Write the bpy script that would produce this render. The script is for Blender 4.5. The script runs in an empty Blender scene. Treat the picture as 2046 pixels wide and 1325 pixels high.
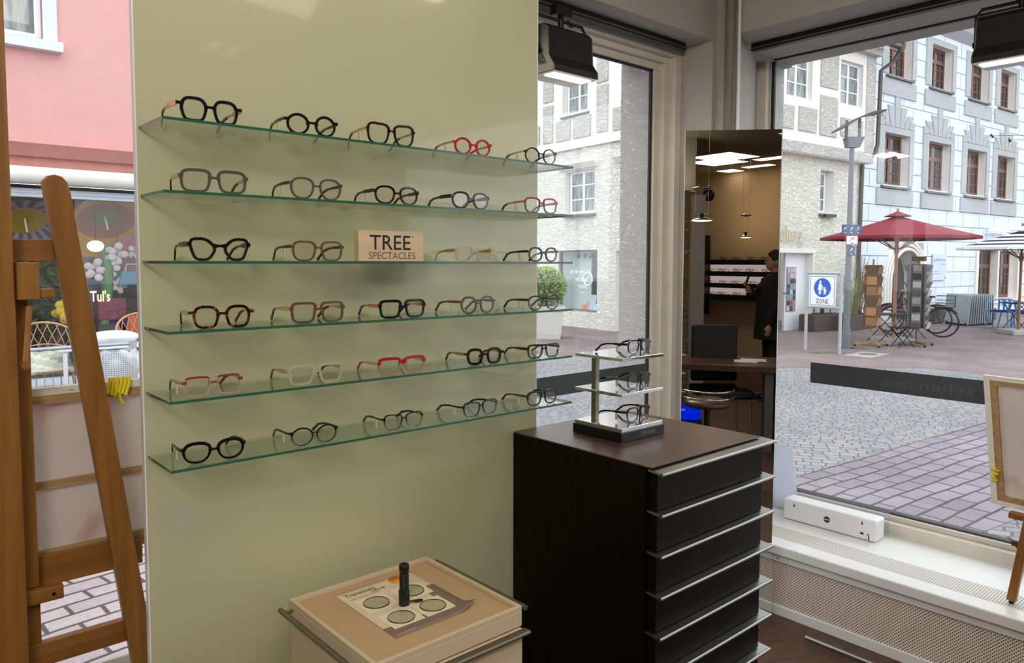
import bpy, bmesh, math, random
import numpy as np
from mathutils import Matrix, Vector
random.seed(7)
C = bpy.context.scene.collection
R = math.radians
PI = math.pi

# ------------------------------------------------------------------ survey helpers (real places from sight lines)
FPX, CX, CY, H = 1491., 1023., 616.5, 1.65
TH = R(41.4); PT = math.atan(93.5/1491); RO = 0.0024
fh = np.array([math.sin(TH), math.cos(TH), 0]); rt = np.array([math.cos(TH), -math.sin(TH), 0]); zz = np.array([0, 0, 1.])
fw = fh*math.cos(PT)-zz*math.sin(PT); uu = zz*math.cos(PT)+fh*math.sin(PT)
r2 = rt*math.cos(RO)+uu*math.sin(RO); u2 = uu*math.cos(RO)-rt*math.sin(RO)
EYE = np.array([0, 0, H])
def ray(x, y): return fw+r2*((x-CX)/FPX)-u2*((y-CY)/FPX)
def onY(x, y, Y): d = ray(x, y); return EYE+d*(Y/d[1])
def onX(x, y, X): d = ray(x, y); return EYE+d*(X/d[0])
def onZ(x, y, Z): d = ray(x, y); return EYE+d*((Z-H)/d[2])
def brg(b): t = TH+R(b); return np.array([math.sin(t), math.cos(t), 0])
MN = brg(6.0); _r = ray(1465, 600); M0 = EYE+_r/(_r@fh)*3.38
def md(x, y, L): p = EYE+ray(x, y)/(ray(x, y)@fh)*L; return p-2*((p-M0)@MN)*MN   # a place seen by way of the mirror

# ------------------------------------------------------------------ materials
def srgb(r, g, b):
    f = lambda c: (c/255/12.92) if c/255 <= .04045 else ((c/255+.055)/1.055)**2.4
    return (f(r), f(g), f(b), 1)
class NT:
    def __init__(s, name):
        s.m = bpy.data.materials.new(name); s.m.use_nodes = True; s.t = s.m.node_tree; s.t.nodes.clear()
        s.out = s.n('ShaderNodeOutputMaterial')
    def n(s, typ, **kw):
        nd = s.t.nodes.new(typ)
        for k, v in kw.items():
            if k.startswith('_'): nd.inputs[int(k[1:])].default_value = v
            elif k in nd.inputs: nd.inputs[k].default_value = v
            else: setattr(nd, k, v)
        return nd
    def l(s, a, b): s.t.links.new(a, b)
    def coord(s, scale=(1, 1, 1), rot=(0, 0, 0), loc=(0, 0, 0), kind='Object'):
        tc = s.n('ShaderNodeTexCoord'); mp = s.n('ShaderNodeMapping')
        mp.inputs['Scale'].default_value = scale; mp.inputs['Rotation'].default_value = rot; mp.inputs['Location'].default_value = loc
        s.l(tc.outputs[kind], mp.inputs[0]); return mp.outputs[0]
    def mix(s, fac, a, b, mode='MIX'):
        m = s.n('ShaderNodeMix', data_type='RGBA', blend_type=mode)
        for v, i in ((fac, 0), (a, 6), (b, 7)):
            if isinstance(v, (int, float)): m.inputs[i].default_value = v
            elif isinstance(v, tuple): m.inputs[i].default_value = v
            else: s.l(v, m.inputs[i])
        return m.outputs[2]
    def math(s, op, a, b=0.):
        m = s.n('ShaderNodeMath', operation=op)
        for v, i in ((a, 0), (b, 1)):
            if isinstance(v, (int, float)): m.inputs[i].default_value = v
            else: s.l(v, m.inputs[i])
        return m.outputs[0]
    def ramp(s, fac, stops):
        r = s.n('ShaderNodeValToRGB'); e = r.color_ramp.elements
        while len(e) < len(stops): e.new(.5)
        for k, (p, c) in enumerate(stops): e[k].position = p; e[k].color = c
        s.l(fac, r.inputs[0]); return r.outputs[0]
    def bump(s, h, st=.3, dist=.01):
        b = s.n('ShaderNodeBump'); b.inputs['Strength'].default_value = st; b.inputs['Distance'].default_value = dist
        s.l(h, b.inputs['Height']); return b.outputs[0]
    def bsdf(s, col, rough=.5, metal=0., normal=None, **kw):
        p = s.n('ShaderNodeBsdfPrincipled')
        if isinstance(col, tuple): p.inputs['Base Color'].default_value = col
        else: s.l(col, p.inputs['Base Color'])
        if isinstance(rough, (int, float)): p.inputs['Roughness'].default_value = rough
        else: s.l(rough, p.inputs['Roughness'])
        p.inputs['Metallic'].default_value = metal
        if normal is not None: s.l(normal, p.inputs['Normal'])
        for k, v in kw.items(): p.inputs[k].default_value = v
        s.l(p.outputs[0], s.out.inputs[0]); return p
MATS = {}
def plain(name, col, rough=.5, metal=0., var=.06, scale=30, bump=0., **kw):
    if name in MATS: return MATS[name]
    t = NT(name); v = t.coord(); nz = t.n('ShaderNodeTexNoise', Scale=float(scale), Detail=3.)
    t.l(v, nz.inputs['Vector'])
    dk = tuple(c*(1-2*var) for c in col[:3])+(1,); lt = tuple(min(1, c*(1+var)) for c in col[:3])+(1,)
    cc = t.mix(nz.outputs[0], dk, lt)
    nm = t.bump(nz.outputs[0], bump, .002) if bump else None
    t.bsdf(cc, rough, metal, nm, **kw); MATS[name] = t.m; return t.m
def wood(name, a, b, rough=.4, axis=0, scale=1., bump=.15, spec=.5):
    if name in MATS: return MATS[name]
    t = NT(name); sc = [28*scale]*3; sc[axis] = 1.6*scale
    v = t.coord(tuple(sc)); nz = t.n('ShaderNodeTexNoise', Scale=2.2, Detail=6., Distortion=.6); t.l(v, nz.inputs['Vector'])
    cc = t.ramp(nz.outputs[0], [(.3, a), (.7, b)])
    t.bsdf(cc, rough, 0, t.bump(nz.outputs[0], bump, .002), **{'Specular IOR Level': spec}); MATS[name] = t.m; return t.m
def clear(name, tint=(1, 1, 1, 1), ior=1.45, rough=0., gain=1.):
    if name in MATS: return MATS[name]
    t = NT(name); fr = t.n('ShaderNodeFresnel', IOR=ior); ge = t.n('ShaderNodeNewGeometry'); mi_ = t.n('ShaderNodeMix'); t.l(ge.outputs['Backfacing'], mi_.inputs[0]); mi_.inputs[2].default_value = ior; mi_.inputs[3].default_value = 1/ior; t.l(mi_.outputs[0], fr.inputs[0]); tr = t.n('ShaderNodeBsdfTransparent'); tr.inputs[0].default_value = tint
    gl = t.n('ShaderNodeBsdfGlossy'); gl.inputs['Roughness'].default_value = rough
    mx = t.n('ShaderNodeMixShader'); t.l(t.math('MULTIPLY', fr.outputs[0], gain), mx.inputs[0]); t.l(tr.outputs[0], mx.inputs[1]); t.l(gl.outputs[0], mx.inputs[2])
    t.l(mx.outputs[0], t.out.inputs[0]); MATS[name] = t.m; return t.m
def emit(name, col, st):
    if name in MATS: return MATS[name]
    t = NT(name); e = t.n('ShaderNodeEmission'); e.inputs[0].default_value = col; e.inputs[1].default_value = st
    v = t.coord(); nz = t.n('ShaderNodeTexNoise', Scale=20.); t.l(v, nz.inputs['Vector'])
    t.l(t.mix(nz.outputs[0], tuple(c*.97 for c in col[:3])+(1,), col), e.inputs[0])
    t.l(e.outputs[0], t.out.inputs[0]); MATS[name] = t.m; return t.m
def stucco(name, col, strength=.9, scale=9., mortar=None):
    if name in MATS: return MATS[name]
    t = NT(name); v = t.coord((1.5, 1, 2.6), (0, .5, 0)); nz = t.n('ShaderNodeTexNoise', Scale=scale, Detail=5., Roughness=.6, Distortion=1.6); t.l(v, nz.inputs['Vector'])
    n2 = t.n('ShaderNodeTexNoise', Scale=1.3, Detail=3.); t.l(v, n2.inputs['Vector'])
    rr = t.ramp(nz.outputs[0], [(.38, (0, 0, 0, 1)), (.6, (1, 1, 1, 1))])
    cc = t.mix(n2.outputs[0], tuple(c*.9 for c in col[:3])+(1,), tuple(min(1, c*1.06) for c in col[:3])+(1,))
    t.bsdf(cc, .9, 0, t.bump(rr, strength, .035)); MATS[name] = t.m; return t.m
def pavers(name, ca, cb, mortar, bw, bh, rot, ms=.012, bump=.5):
    if name in MATS: return MATS[name]
    t = NT(name); v = t.coord((1, 1, 1), (0, 0, rot), kind='Object')
    nd = t.n('ShaderNodeTexNoise', Scale=1.2, Detail=2.); t.l(v, nd.inputs['Vector'])
    va = t.n('ShaderNodeVectorMath', operation='MULTIPLY_ADD'); t.l(nd.outputs['Color'], va.inputs[0]); va.inputs[1].default_value = (.10, .10, 0); t.l(v, va.inputs[2])
    br = t.n('ShaderNodeTexBrick'); br.inputs['Scale'].default_value = 1.; br.inputs['Mortar Size'].default_value = ms; br.inputs['Mortar Smooth'].default_value = .3
    br.inputs['Brick Width'].default_value = bw; br.inputs['Row Height'].default_value = bh; br.offset = .5
    br.inputs['Color1'].default_value = ca; br.inputs['Color2'].default_value = cb; br.inputs['Mortar'].default_value = mortar
    t.l(va.outputs[0], br.inputs['Vector'])
    n2 = t.n('ShaderNodeTexNoise', Scale=.9, Detail=5.); t.l(v, n2.inputs['Vector'])
    n3 = t.n('ShaderNodeTexNoise', Scale=40., Detail=3.); t.l(v, n3.inputs['Vector'])
    cc = t.mix(.55, br.outputs[0], t.ramp(n2.outputs[0], [(.3, (.55, .55, .55, 1)), (.7, (1.35, 1.33, 1.35, 1))]), 'MULTIPLY')
    cc = t.mix(.35, cc, t.ramp(n3.outputs[0], [(.3, (.7, .7, .7, 1)), (.7, (1.25, 1.25, 1.25, 1))]), 'MULTIPLY')
    t.bsdf(cc, .75, 0, t.bump(t.math('SUBTRACT', 1., br.outputs['Fac']), bump, .01)); MATS[name] = t.m; return t.m
def cobbles(name, ca, cb, cc3, mortar, scale=9., stretch=(1, 1, 1)):
    if name in MATS: return MATS[name]
    t = NT(name); v = t.coord(stretch)
    vo = t.n('ShaderNodeTexVoronoi', Scale=scale, feature='DISTANCE_TO_EDGE', Randomness=.55); t.l(v, vo.inputs['Vector'])
    vc = t.n('ShaderNodeTexVoronoi', Scale=scale, Randomness=.55); t.l(v, vc.inputs['Vector'])
    sp = t.n('ShaderNodeSeparateColor'); t.l(vc.outputs['Color'], sp.inputs[0])
    col = t.ramp(sp.outputs[0], [(.1, ca), (.5, cb), (.9, cc3)])
    n2 = t.n('ShaderNodeTexNoise', Scale=.35, Detail=3.); t.l(v, n2.inputs['Vector'])
    col = t.mix(.5, col, t.ramp(n2.outputs[0], [(.35, (.7, .7, .7, 1)), (.65, (1.2, 1.2, 1.2, 1))]), 'MULTIPLY')
    ed = t.ramp(vo.outputs['Distance'], [(.01, (0, 0, 0, 1)), (.07, (1, 1, 1, 1))])
    t.bsdf(t.mix(ed, mortar, col), .7, 0, t.bump(ed, .6, .012)); MATS[name] = t.m; return t.m
def perforated(name, col, hole_shade, pitch, thr, axes=('Y', 'Z'), rot=R(45), squash=1.):
    if name in MATS: return MATS[name]
    t = NT(name); tc = t.n('ShaderNodeTexCoord'); s = t.n('ShaderNodeSeparateXYZ'); t.l(tc.outputs['Object'], s.inputs[0])
    cb = t.n('ShaderNodeCombineXYZ'); t.l(s.outputs[axes[0]], cb.inputs[0]); t.l(s.outputs[axes[1]], cb.inputs[1])
    mp = t.n('ShaderNodeMapping'); mp.inputs['Rotation'].default_value = (0, 0, rot); mp.inputs['Scale'].default_value = (1, squash, 1); t.l(cb.outputs[0], mp.inputs[0])
    vo = t.n('ShaderNodeTexVoronoi', Scale=1/pitch, Randomness=0., voronoi_dimensions='2D'); t.l(mp.outputs[0], vo.inputs['Vector'])
    f = t.math('GREATER_THAN', vo.outputs['Distance'], thr)  # dots coloured dark for the unlit inside; nothing is cut through
    t.bsdf(t.mix(f, hole_shade, col), .45); MATS[name] = t.m; return t.m

M = {}
M['outstucco'] = stucco('grey roughcast reveal', srgb(236, 236, 234), .7, 38.)
M['paint'] = plain('grey white wall paint', srgb(176, 171, 164), .75, var=.02, scale=4, bump=.03)
M['ceil'] = plain('matt ceiling paint', srgb(160, 150, 140), .9, var=.02, scale=3)
M['warmwall'] = plain('warm beige wall paint', srgb(214, 186, 150), .85, var=.04, scale=2)
M['sillw'] = plain('gloss white sill lacquer', srgb(232, 235, 236), .28, var=.02, scale=5)
M['framew'] = plain('old white window lacquer', srgb(214, 208, 196), .45, var=.06, scale=14, bump=.05)
M['framed'] = plain('dark window seal', srgb(40, 40, 40), .6)

M['darkwood'] = wood('dark wenge veneer', srgb(9, 5, 4), srgb(20, 12, 8), .42, axis=2, spec=.12)
M['darktop'] = wood('dark brown veneer top', srgb(62, 42, 32), srgb(88, 62, 48), .33, axis=1)
M['easel'] = wood('oiled beech easel wood', srgb(122, 80, 30), srgb(152, 104, 46), .45, axis=2, scale=.8)
M['easelh'] = wood('oiled beech crosspiece', srgb(122, 80, 30), srgb(150, 102, 46), .45, axis=0, scale=.8)
M['stretch'] = wood('pale pine stretcher', srgb(150, 118, 78), srgb(186, 152, 106), .6, axis=0)
M['alu'] = plain('satin aluminium', srgb(150, 150, 146), .34, 1., var=.03, scale=60)
M['aludull'] = plain('brushed grey aluminium', srgb(140, 136, 120), .42, 1., var=.05, scale=80)
M['chrome'] = plain('polished chrome', srgb(225, 225, 225), .08, 1., var=.01)
M['black'] = plain('black plastic', srgb(14, 14, 14), .4, var=.1)
M['blackmat'] = plain('matt black metal', srgb(22, 22, 22), .6, var=.1)
M['white'] = plain('white plastic', srgb(232, 234, 238), .35, var=.01)
M['beigelaq'] = plain('cream lacquer', srgb(205, 186, 158), .4, var=.02, scale=8)
M['beigefelt'] = plain('warm beige tray lining', srgb(190, 160, 120), .8, var=.05, scale=260, bump=.1)
M['shelfedge'] = plain('green polished glass edge', srgb(48, 98, 78), .12, var=.15, scale=6)
M['shelfglass'] = clear('float glass shelf', (.93, .97, .94, 1), 1.5, 0.)
M['pane'] = clear('shop window glass', (.985, .99, .99, 1), 1.42, 0.)
M['lens'] = clear('demo lens', (.97, .97, .96, 1), 1.5, 0.)
M['lensdark'] = clear('tinted sun lens', (.2, .16, .12, 1), 1.5, 0.)
M['tester'] = clear('grey tester lens', (.78, .8, .76, 1), 1.5, 0.)
M['mirror'] = plain('mirror glass', (.62, .60, .57, 1), .0, 1., var=0.)
def canvasmat():
    t = NT('raw canvas back'); v = t.coord(); nz_ = t.n('ShaderNodeTexNoise', Scale=240., Detail=3.); t.l(v, nz_.inputs['Vector']); n2 = t.n('ShaderNodeTexNoise', Scale=7., Detail=2.); t.l(v, n2.inputs['Vector'])
    cc = t.mix(nz_.outputs[0], srgb(214, 204, 198), srgb(232, 224, 218)); cc = t.mix(t.ramp(n2.outputs[0], [(.62, (0, 0, 0, 1)), (.74, (.6, .6, .6, 1))]), cc, srgb(206, 166, 160))
    d = t.n('ShaderNodeBsdfDiffuse'); t.l(cc, d.inputs[0]); tl = t.n('ShaderNodeBsdfTranslucent'); t.l(cc, tl.inputs[0]); mx = t.n('ShaderNodeMixShader'); mx.inputs[0].default_value = .5; t.l(d.outputs[0], mx.inputs[1]); t.l(tl.outputs[0], mx.inputs[2]); t.l(mx.outputs[0], t.out.inputs[0]); return t.m
M['canvas'] = canvasmat()
M['canvasw'] = plain('primed canvas edge', srgb(226, 224, 216), .85, var=.03, scale=120)
M['yellow'] = plain('yellow tag plastic', srgb(232, 214, 30), .5, var=.05)
def panelmat():
    t = NT('back painted cream green glass'); v = t.coord((1, 1, 1)); nz = t.n('ShaderNodeTexNoise', Scale=1.1, Detail=4.); t.l(v, nz.inputs['Vector'])
    cc = t.mix(nz.outputs[0], srgb(182, 183, 150), srgb(190, 191, 158))
    t.bsdf(cc, .32, 0, None, **{'Coat Weight': .55, 'Coat Roughness': .05, 'Specular IOR Level': .4}); return t.m
M['panel'] = panelmat()
def floormat():
    t = NT('dark oak floorboards'); v = t.coord((1, 1, 1), (0, 0, R(25)))
    br = t.n('ShaderNodeTexBrick'); br.inputs['Scale'].default_value = 1.; br.inputs['Mortar Size'].default_value = .002; br.inputs['Brick Width'].default_value = 1.4; br.inputs['Row Height'].default_value = .14
    br.inputs['Color1'].default_value = srgb(74, 50, 36); br.inputs['Color2'].default_value = srgb(92, 64, 46); br.inputs['Mortar'].default_value = srgb(30, 20, 15); t.l(v, br.inputs['Vector'])
    v2 = t.coord((2, 40, 2), (0, 0, R(25))); nz = t.n('ShaderNodeTexNoise', Scale=1.5, Detail=5.); t.l(v2, nz.inputs['Vector'])
    t.bsdf(t.mix(.5, br.outputs[0], t.ramp(nz.outputs[0], [(.3, (.6, .6, .6, 1)), (.7, (1.3, 1.3, 1.3, 1))]), 'MULTIPLY'), .4, 0, t.bump(nz.outputs[0], .1, .002)); return t.m
M['floor'] = floormat()
M['perf'] = perforated('perforated radiator cover', srgb(232, 222, 208), srgb(30, 26, 24), .0098, .27)
M['perftop'] = perforated('perforated sill strip', srgb(222, 220, 214), srgb(86, 88, 92), .0105, .3, ('X', 'Y'), 0)
M['redpave'] = pavers('reddish clay pavers', srgb(140, 131, 138), srgb(124, 117, 124), srgb(70, 62, 64), .29, .145, R(5))
M['redfar'] = pavers('worn red street bricks', srgb(138, 122, 121), srgb(124, 110, 111), srgb(112, 98, 96), .22, .11, R(48), .01, .3)
M['palepave'] = pavers('pale pink street bricks', srgb(186, 172, 172), srgb(170, 158, 160), srgb(84, 74, 74), .27, .13, R(-8), .012)
def setts():
    t = NT('grey granite setts'); v = t.coord((1, 1, 1), (0, 0, R(62)))
    n1 = t.n('ShaderNodeTexNoise', Scale=.5, Detail=1.); t.l(v, n1.inputs['Vector']); n2 = t.n('ShaderNodeTexNoise', Scale=2.5, Detail=2.); t.l(v, n2.inputs['Vector'])
    a = t.n('ShaderNodeVectorMath', operation='MULTIPLY_ADD'); t.l(n1.outputs['Color'], a.inputs[0]); a.inputs[1].default_value = (.7, .7, 0); t.l(v, a.inputs[2])
    c = t.n('ShaderNodeVectorMath', operation='MULTIPLY_ADD'); t.l(n2.outputs['Color'], c.inputs[0]); c.inputs[1].default_value = (.09, .09, 0); t.l(a.outputs[0], c.inputs[2])
    br = t.n('ShaderNodeTexBrick'); br.inputs['Scale'].default_value = 1.; br.inputs['Mortar Size'].default_value = .007; br.inputs['Mortar Smooth'].default_value = .4; br.inputs['Brick Width'].default_value = .13; br.inputs['Row Height'].default_value = .10; br.squash_frequency = 3; br.squash = .8
    br.inputs['Color1'].default_value = srgb(122, 126, 130); br.inputs['Color2'].default_value = srgb(148, 144, 142); br.inputs['Mortar'].default_value = srgb(82, 84, 88); t.l(c.outputs[0], br.inputs['Vector'])
    n3 = t.n('ShaderNodeTexNoise', Scale=.5, Detail=4.); t.l(v, n3.inputs['Vector']); n4 = t.n('ShaderNodeTexNoise', Scale=30., Detail=3.); t.l(v, n4.inputs['Vector'])
    k = t.mix(.6, br.outputs[0], t.ramp(n3.outputs[0], [(.3, (.8, .81, .82, 1)), (.7, (1.15, 1.13, 1.12, 1))]), 'MULTIPLY'); k = t.mix(.3, k, t.ramp(n4.outputs[0], [(.3, (.75, .75, .75, 1)), (.7, (1.25, 1.25, 1.25, 1))]), 'MULTIPLY')
    t.bsdf(k, .7, 0, t.bump(t.math('SUBTRACT', 1., br.outputs['Fac']), .6, .012)); return t.m
M['cobble'] = setts()

# ------------------------------------------------------------------ mesh building
class MB:
    def __init__(s, T=None): s.v = []; s.f = []; s.mi = []; s.sm = []; s.T = T
    def add(s, vs, fs, mi=0, sm=False):
        b = len(s.v)
        for p in vs:
            p = Vector((float(p[0]), float(p[1]), float(p[2])))
            s.v.append(s.T @ p if s.T else p)
        for i, f in enumerate(fs): s.f.append([b+k for k in f]); s.mi.append(mi[i] if isinstance(mi, list) else mi); s.sm.append(sm)
        return s
    def box(s, x0, x1, y0, y1, z0, z1, mi=0):
        return s.add([(x0, y0, z0), (x1, y0, z0), (x1, y1, z0), (x0, y1, z0), (x0, y0, z1), (x1, y0, z1), (x1, y1, z1), (x0, y1, z1)],
                     [(0, 3, 2, 1), (4, 5, 6, 7), (0, 1, 5, 4), (1, 2, 6, 5), (2, 3, 7, 6), (3, 0, 4, 7)], mi)
    def prism(s, base, top, mi=0):   # two matching loops
        n = len(base); fs = [tuple(reversed(range(n))), tuple(range(n, 2*n))]+[(i, (i+1) % n, n+(i+1) % n, n+i) for i in range(n)]
        return s.add(list(base)+list(top), fs, mi)
    def ext(s, poly, d, mi=0): return s.prism(poly, [tuple(np.array(p)+np.array(d)) for p in poly], mi)
    def bar(s, a, b, w, h=None, up=(0, 0, 1), mi=0):
        a = Vector(a); b = Vector(b); h = h or w; d = (b-a).normalized(); u = Vector(up)
        if abs(d.dot(u)) > .98: u = Vector((1, 0, 0))
        x = d.cross(u).normalized()*w/2; y = x.cross(d).normalized()*h/2
        q = [x+y, -x+y, -x-y, x-y]; return s.prism([a+k for k in q], [b+k for k in q], mi)
    def tube(s, pts, r, n=8, mi=0, closed=False, caps=True):
        pts = [Vector(p) for p in pts]; m = len(pts); rs = r if isinstance(r, (list, tuple)) else [r]*m
        vs = []; fs = []; ref = None
        for i, p in enumerate(pts):
            a = pts[(i-1) % m] if (closed or i > 0) else p; b = pts[(i+1) % m] if (closed or i < m-1) else p
            d = (b-a).normalized()
            if ref is None: ref = d.orthogonal().normalized()
            ref = (ref-d*ref.dot(d)); ref = ref.normalized() if ref.length > 1e-6 else d.orthogonal().normalized()
            o = d.cross(ref)
            for k in range(n): t = 2*PI*k/n; vs.append(p+ref*math.cos(t)*rs[i]+o*math.sin(t)*rs[i])
        for i in range(m if closed else m-1):
            j = (i+1) % m
            for k in range(n): fs.append((i*n+k, i*n+(k+1) % n, j*n+(k+1) % n, j*n+k))
        s.add(vs, fs, mi, True)
        if caps and not closed: s.add(vs[:n], [tuple(reversed(range(n)))], mi); s.add(vs[-n:], [tuple(range(n))], mi)
        return s
    def cyl(s, a, b, r, n=20, mi=0, r2=None): return s.tube([a, b], [r, r if r2 is None else r2], n, mi)
    def lathe(s, c, prof, n=32, mi=0, sx=1, sy=1):
        vs = []; fs = []; m = len(prof)
        for (r, z) in prof:
            for k in range(n): t = 2*PI*k/n; vs.append((c[0]+r*math.cos(t)*sx, c[1]+r*math.sin(t)*sy, c[2]+z))
        for i in range(m-1):
            for k in range(n): fs.append((i*n+k, i*n+(k+1) % n, (i+1)*n+(k+1) % n, (i+1)*n+k))
        return s.add(vs, fs, mi, True)
    def ball(s, c, rx, ry=None, rz=None, n=14, mi=0):
        ry = ry or rx; rz = rz or rx; pr = [(math.sin(PI*i/n), -math.cos(PI*i/n)) for i in range(n+1)]
        pr[0] = (1e-4, -1); pr[-1] = (1e-4, 1)
        vs = []; fs = []; k = 2*n
        for r, z in pr:
            for j in range(k): t = 2*PI*j/k; vs.append((c[0]+rx*r*math.cos(t), c[1]+ry*r*math.sin(t), c[2]+rz*z))
        for i in range(n):
            for j in range(k): fs.append((i*k+j, i*k+(j+1) % k, (i+1)*k+(j+1) % k, (i+1)*k+j))
        return s.add(vs, fs, mi, True)
    def build(s, name, mats, parent=None, bev=0., origin=True):
        if not isinstance(mats, (list, tuple)): mats = [mats]
        me = bpy.data.meshes.new(name); inv = None; loc = Vector((0, 0, 0))
        vs = [Vector(v) for v in s.v]
        if parent is not None:
            inv = wm(parent).inverted(); vs = [inv @ v for v in vs]
        elif origin and vs:
            lo = [min(v[i] for v in vs) for i in range(3)]; hi = [max(v[i] for v in vs) for i in range(3)]
            loc = Vector(((lo[0]+hi[0])/2, (lo[1]+hi[1])/2, lo[2])); vs = [v-loc for v in vs]
        me.from_pydata([tuple(v) for v in vs], [], s.f)
        for m_ in mats: me.materials.append(M[m_] if isinstance(m_, str) else m_)
        me.polygons.foreach_set('material_index', s.mi); me.polygons.foreach_set('use_smooth', s.sm); me.update()
        bm = bmesh.new(); bm.from_mesh(me); bmesh.ops.recalc_face_normals(bm, faces=bm.faces); bm.to_mesh(me); bm.free()
        o = bpy.data.objects.new(name, me); C.objects.link(o)
        if parent is not None: o.parent = parent
        else: o.location = loc
        if bev:
            b = o.modifiers.new('b', 'BEVEL'); b.width = bev; b.segments = 2; b.limit_method = 'ANGLE'; b.angle_limit = R(40)
        return o
def wm(o):
    m = Matrix.LocRotScale(o.location, o.rotation_euler, o.scale)
    return wm(o.parent) @ m if o.parent else m
def tag(o, label, cat, group=None, kind=None):
    o['label'] = label; o['category'] = cat
    if group: o['group'] = group
    if kind: o['kind'] = kind
    return o
def thing(name, label, cat, loc=(0, 0, 0), rz=0., group=None, kind=None):
    o = bpy.data.objects.new(name, None); o.empty_display_size = .05; C.objects.link(o)
    o.location = tuple(float(k) for k in loc); o.rotation_euler = (0, 0, rz); return tag(o, label, cat, group, kind)
def struct(o, label=None):
    o['kind'] = 'structure'
    if label: o['label'] = label
    return o
def copy_tree(o, parent=None):
    c = o.copy(); C.objects.link(c); c.parent = parent
    for ch in list(o.children): copy_tree(ch, c)
    return c
def text_mb(txt, T, width=None, height=None, depth=.001, mi=0, mb=None, align='LEFT', bold=0.):
    cu = bpy.data.curves.new('t', 'FONT'); cu.body = txt; cu.extrude = 0; cu.size = 1; cu.align_x = align; cu.offset = bold; cu.resolution_u = 3
    o = bpy.data.objects.new('t', cu); C.objects.link(o); bpy.context.view_layer.update()
    dg = bpy.context.evaluated_depsgraph_get(); me = bpy.data.meshes.new_from_object(o.evaluated_get(dg))
    vs = [Vector(v.co) for v in me.vertices]; fs = [tuple(p.vertices) for p in me.polygons]
    bpy.data.objects.remove(o); bpy.data.meshes.remove(me)
    x0 = min(v.x for v in vs); x1 = max(v.x for v in vs); y0 = min(v.y for v in vs); y1 = max(v.y for v in vs)
    sx = width/(x1-x0) if width else None; sy = height/(y1-y0) if height else None
    sx = sx or sy; sy = sy or sx
    mb = mb or MB(); k = len(vs)
    mb.add([T @ Vector(((v.x-x0)*sx, (v.y-y0)*sy, 0)) for v in vs], fs, mi)
    return mb
def frame_T(o, x, y):   # plane with local x (along text), y (up of text)
    x = Vector(x).normalized(); y = Vector(y).normalized(); z = x.cross(y)
    m = Matrix((x, y, z)).transposed().to_4x4(); m.translation = Vector(o); return m

# ------------------------------------------------------------------ camera, sky, exposure
cam = bpy.data.cameras.new('camera'); co = bpy.data.objects.new('camera', cam); C.objects.link(co)
cam.sensor_width = 36; cam.lens = FPX/2046*36; cam.shift_y = -46/2046; cam.clip_start = .02; cam.clip_end = 300
mm = Matrix((Vector(r2), Vector(u2), Vector(-fw))).transposed().to_4x4(); mm.translation = Vector(EYE); co.matrix_world = mm
sc = bpy.context.scene; sc.camera = co
sc.view_settings.view_transform = 'Standard'; sc.view_settings.look = 'None'; sc.view_settings.gamma = 1; sc.view_settings.exposure = 0; sc.view_settings.use_curve_mapping = False
w = bpy.data.worlds.new('overcast sky'); sc.world = w; w.use_nodes = True; nt = w.node_tree; bg = nt.nodes['Background']
tc = nt.nodes.new('ShaderNodeTexCoord'); nz = nt.nodes.new('ShaderNodeTexNoise'); nz.inputs['Scale'].default_value = 1.5; nt.links.new(tc.outputs['Generated'], nz.inputs['Vector'])
rp = nt.nodes.new('ShaderNodeValToRGB'); rp.color_ramp.elements[0].color = (.82, .90, 1, 1); rp.color_ramp.elements[1].color = (1, 1, 1, 1)
nt.links.new(nz.outputs[0], rp.inputs[0]); nt.links.new(rp.outputs[0], bg.inputs[0]); bg.inputs[1].default_value = 2.5
try:
    sc.cycles.use_denoising = True; sc.cycles.max_bounces = 10; sc.cycles.diffuse_bounces = 4; sc.cycles.glossy_bounces = 5; sc.cycles.transparent_max_bounces = 24; sc.cycles.transmission_bounces = 4
    sc.cycles.sample_clamp_indirect = 6; sc.cycles.caustics_reflective = False; sc.cycles.caustics_refractive = False
except Exception: pass
def area(name, loc, size, energy, col, target=None, size_y=None):
    l = bpy.data.lights.new(name, 'AREA'); l.shape = 'RECTANGLE'; l.size = size; l.size_y = size_y or size; l.energy = energy; l.color = col
    o = bpy.data.objects.new(name, l); C.objects.link(o); o.location = loc
    d = Vector(target)-Vector(loc) if target is not None else Vector((0, 0, -1)); o.rotation_euler = d.to_track_quat('-Z', 'Y').to_euler(); return o

# ------------------------------------------------------------------ the shop: setting
CEIL = 3.12; ZH = 2.72; ZS = .34
struct(MB().box(-5, 3.9, -5.7, 2.6, -.12, 0).build('floor', 'floor'), 'dark brown wooden floor')
struct(MB().box(-5, 3.92, -5.7, 2.6, CEIL, CEIL+.15).build('ceiling', 'ceil'), 'plain ceiling of the shop')
struct(MB().box(-5, 3.19, -5.7, -5.58, 0, CEIL).build('wall_back', 'warmwall'), 'warm beige back wall behind the frame shelves')
struct(MB().box(-5.1, -5, -5.7, 2.6, 0, CEIL).build('wall_left', 'warmwall'), 'side wall of the shop')
b = MB(); b.box(-5, 3.92, 2.1195, 2.6, ZH, CEIL); b.box(-5, 3.16, 2.16, 2.6, -.12, .30); b.box(-5, -1.6, 2.12, 2.6, .3, ZH)
struct(b.build('wall_front', 'paint'), 'painted wall around the narrow window')
b = MB(); b.box(3.19, 3.92, -5.7, 2.119, ZH+.012, CEIL); b.box(3.26, 3.92, -5.7, 2.05, -.12, .28); b.box(3.19, 3.92, -5.7, -2.4, 0, ZH+.012)
struct(b.build('wall_right', 'paint'), 'painted wall around the wide window')
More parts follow.
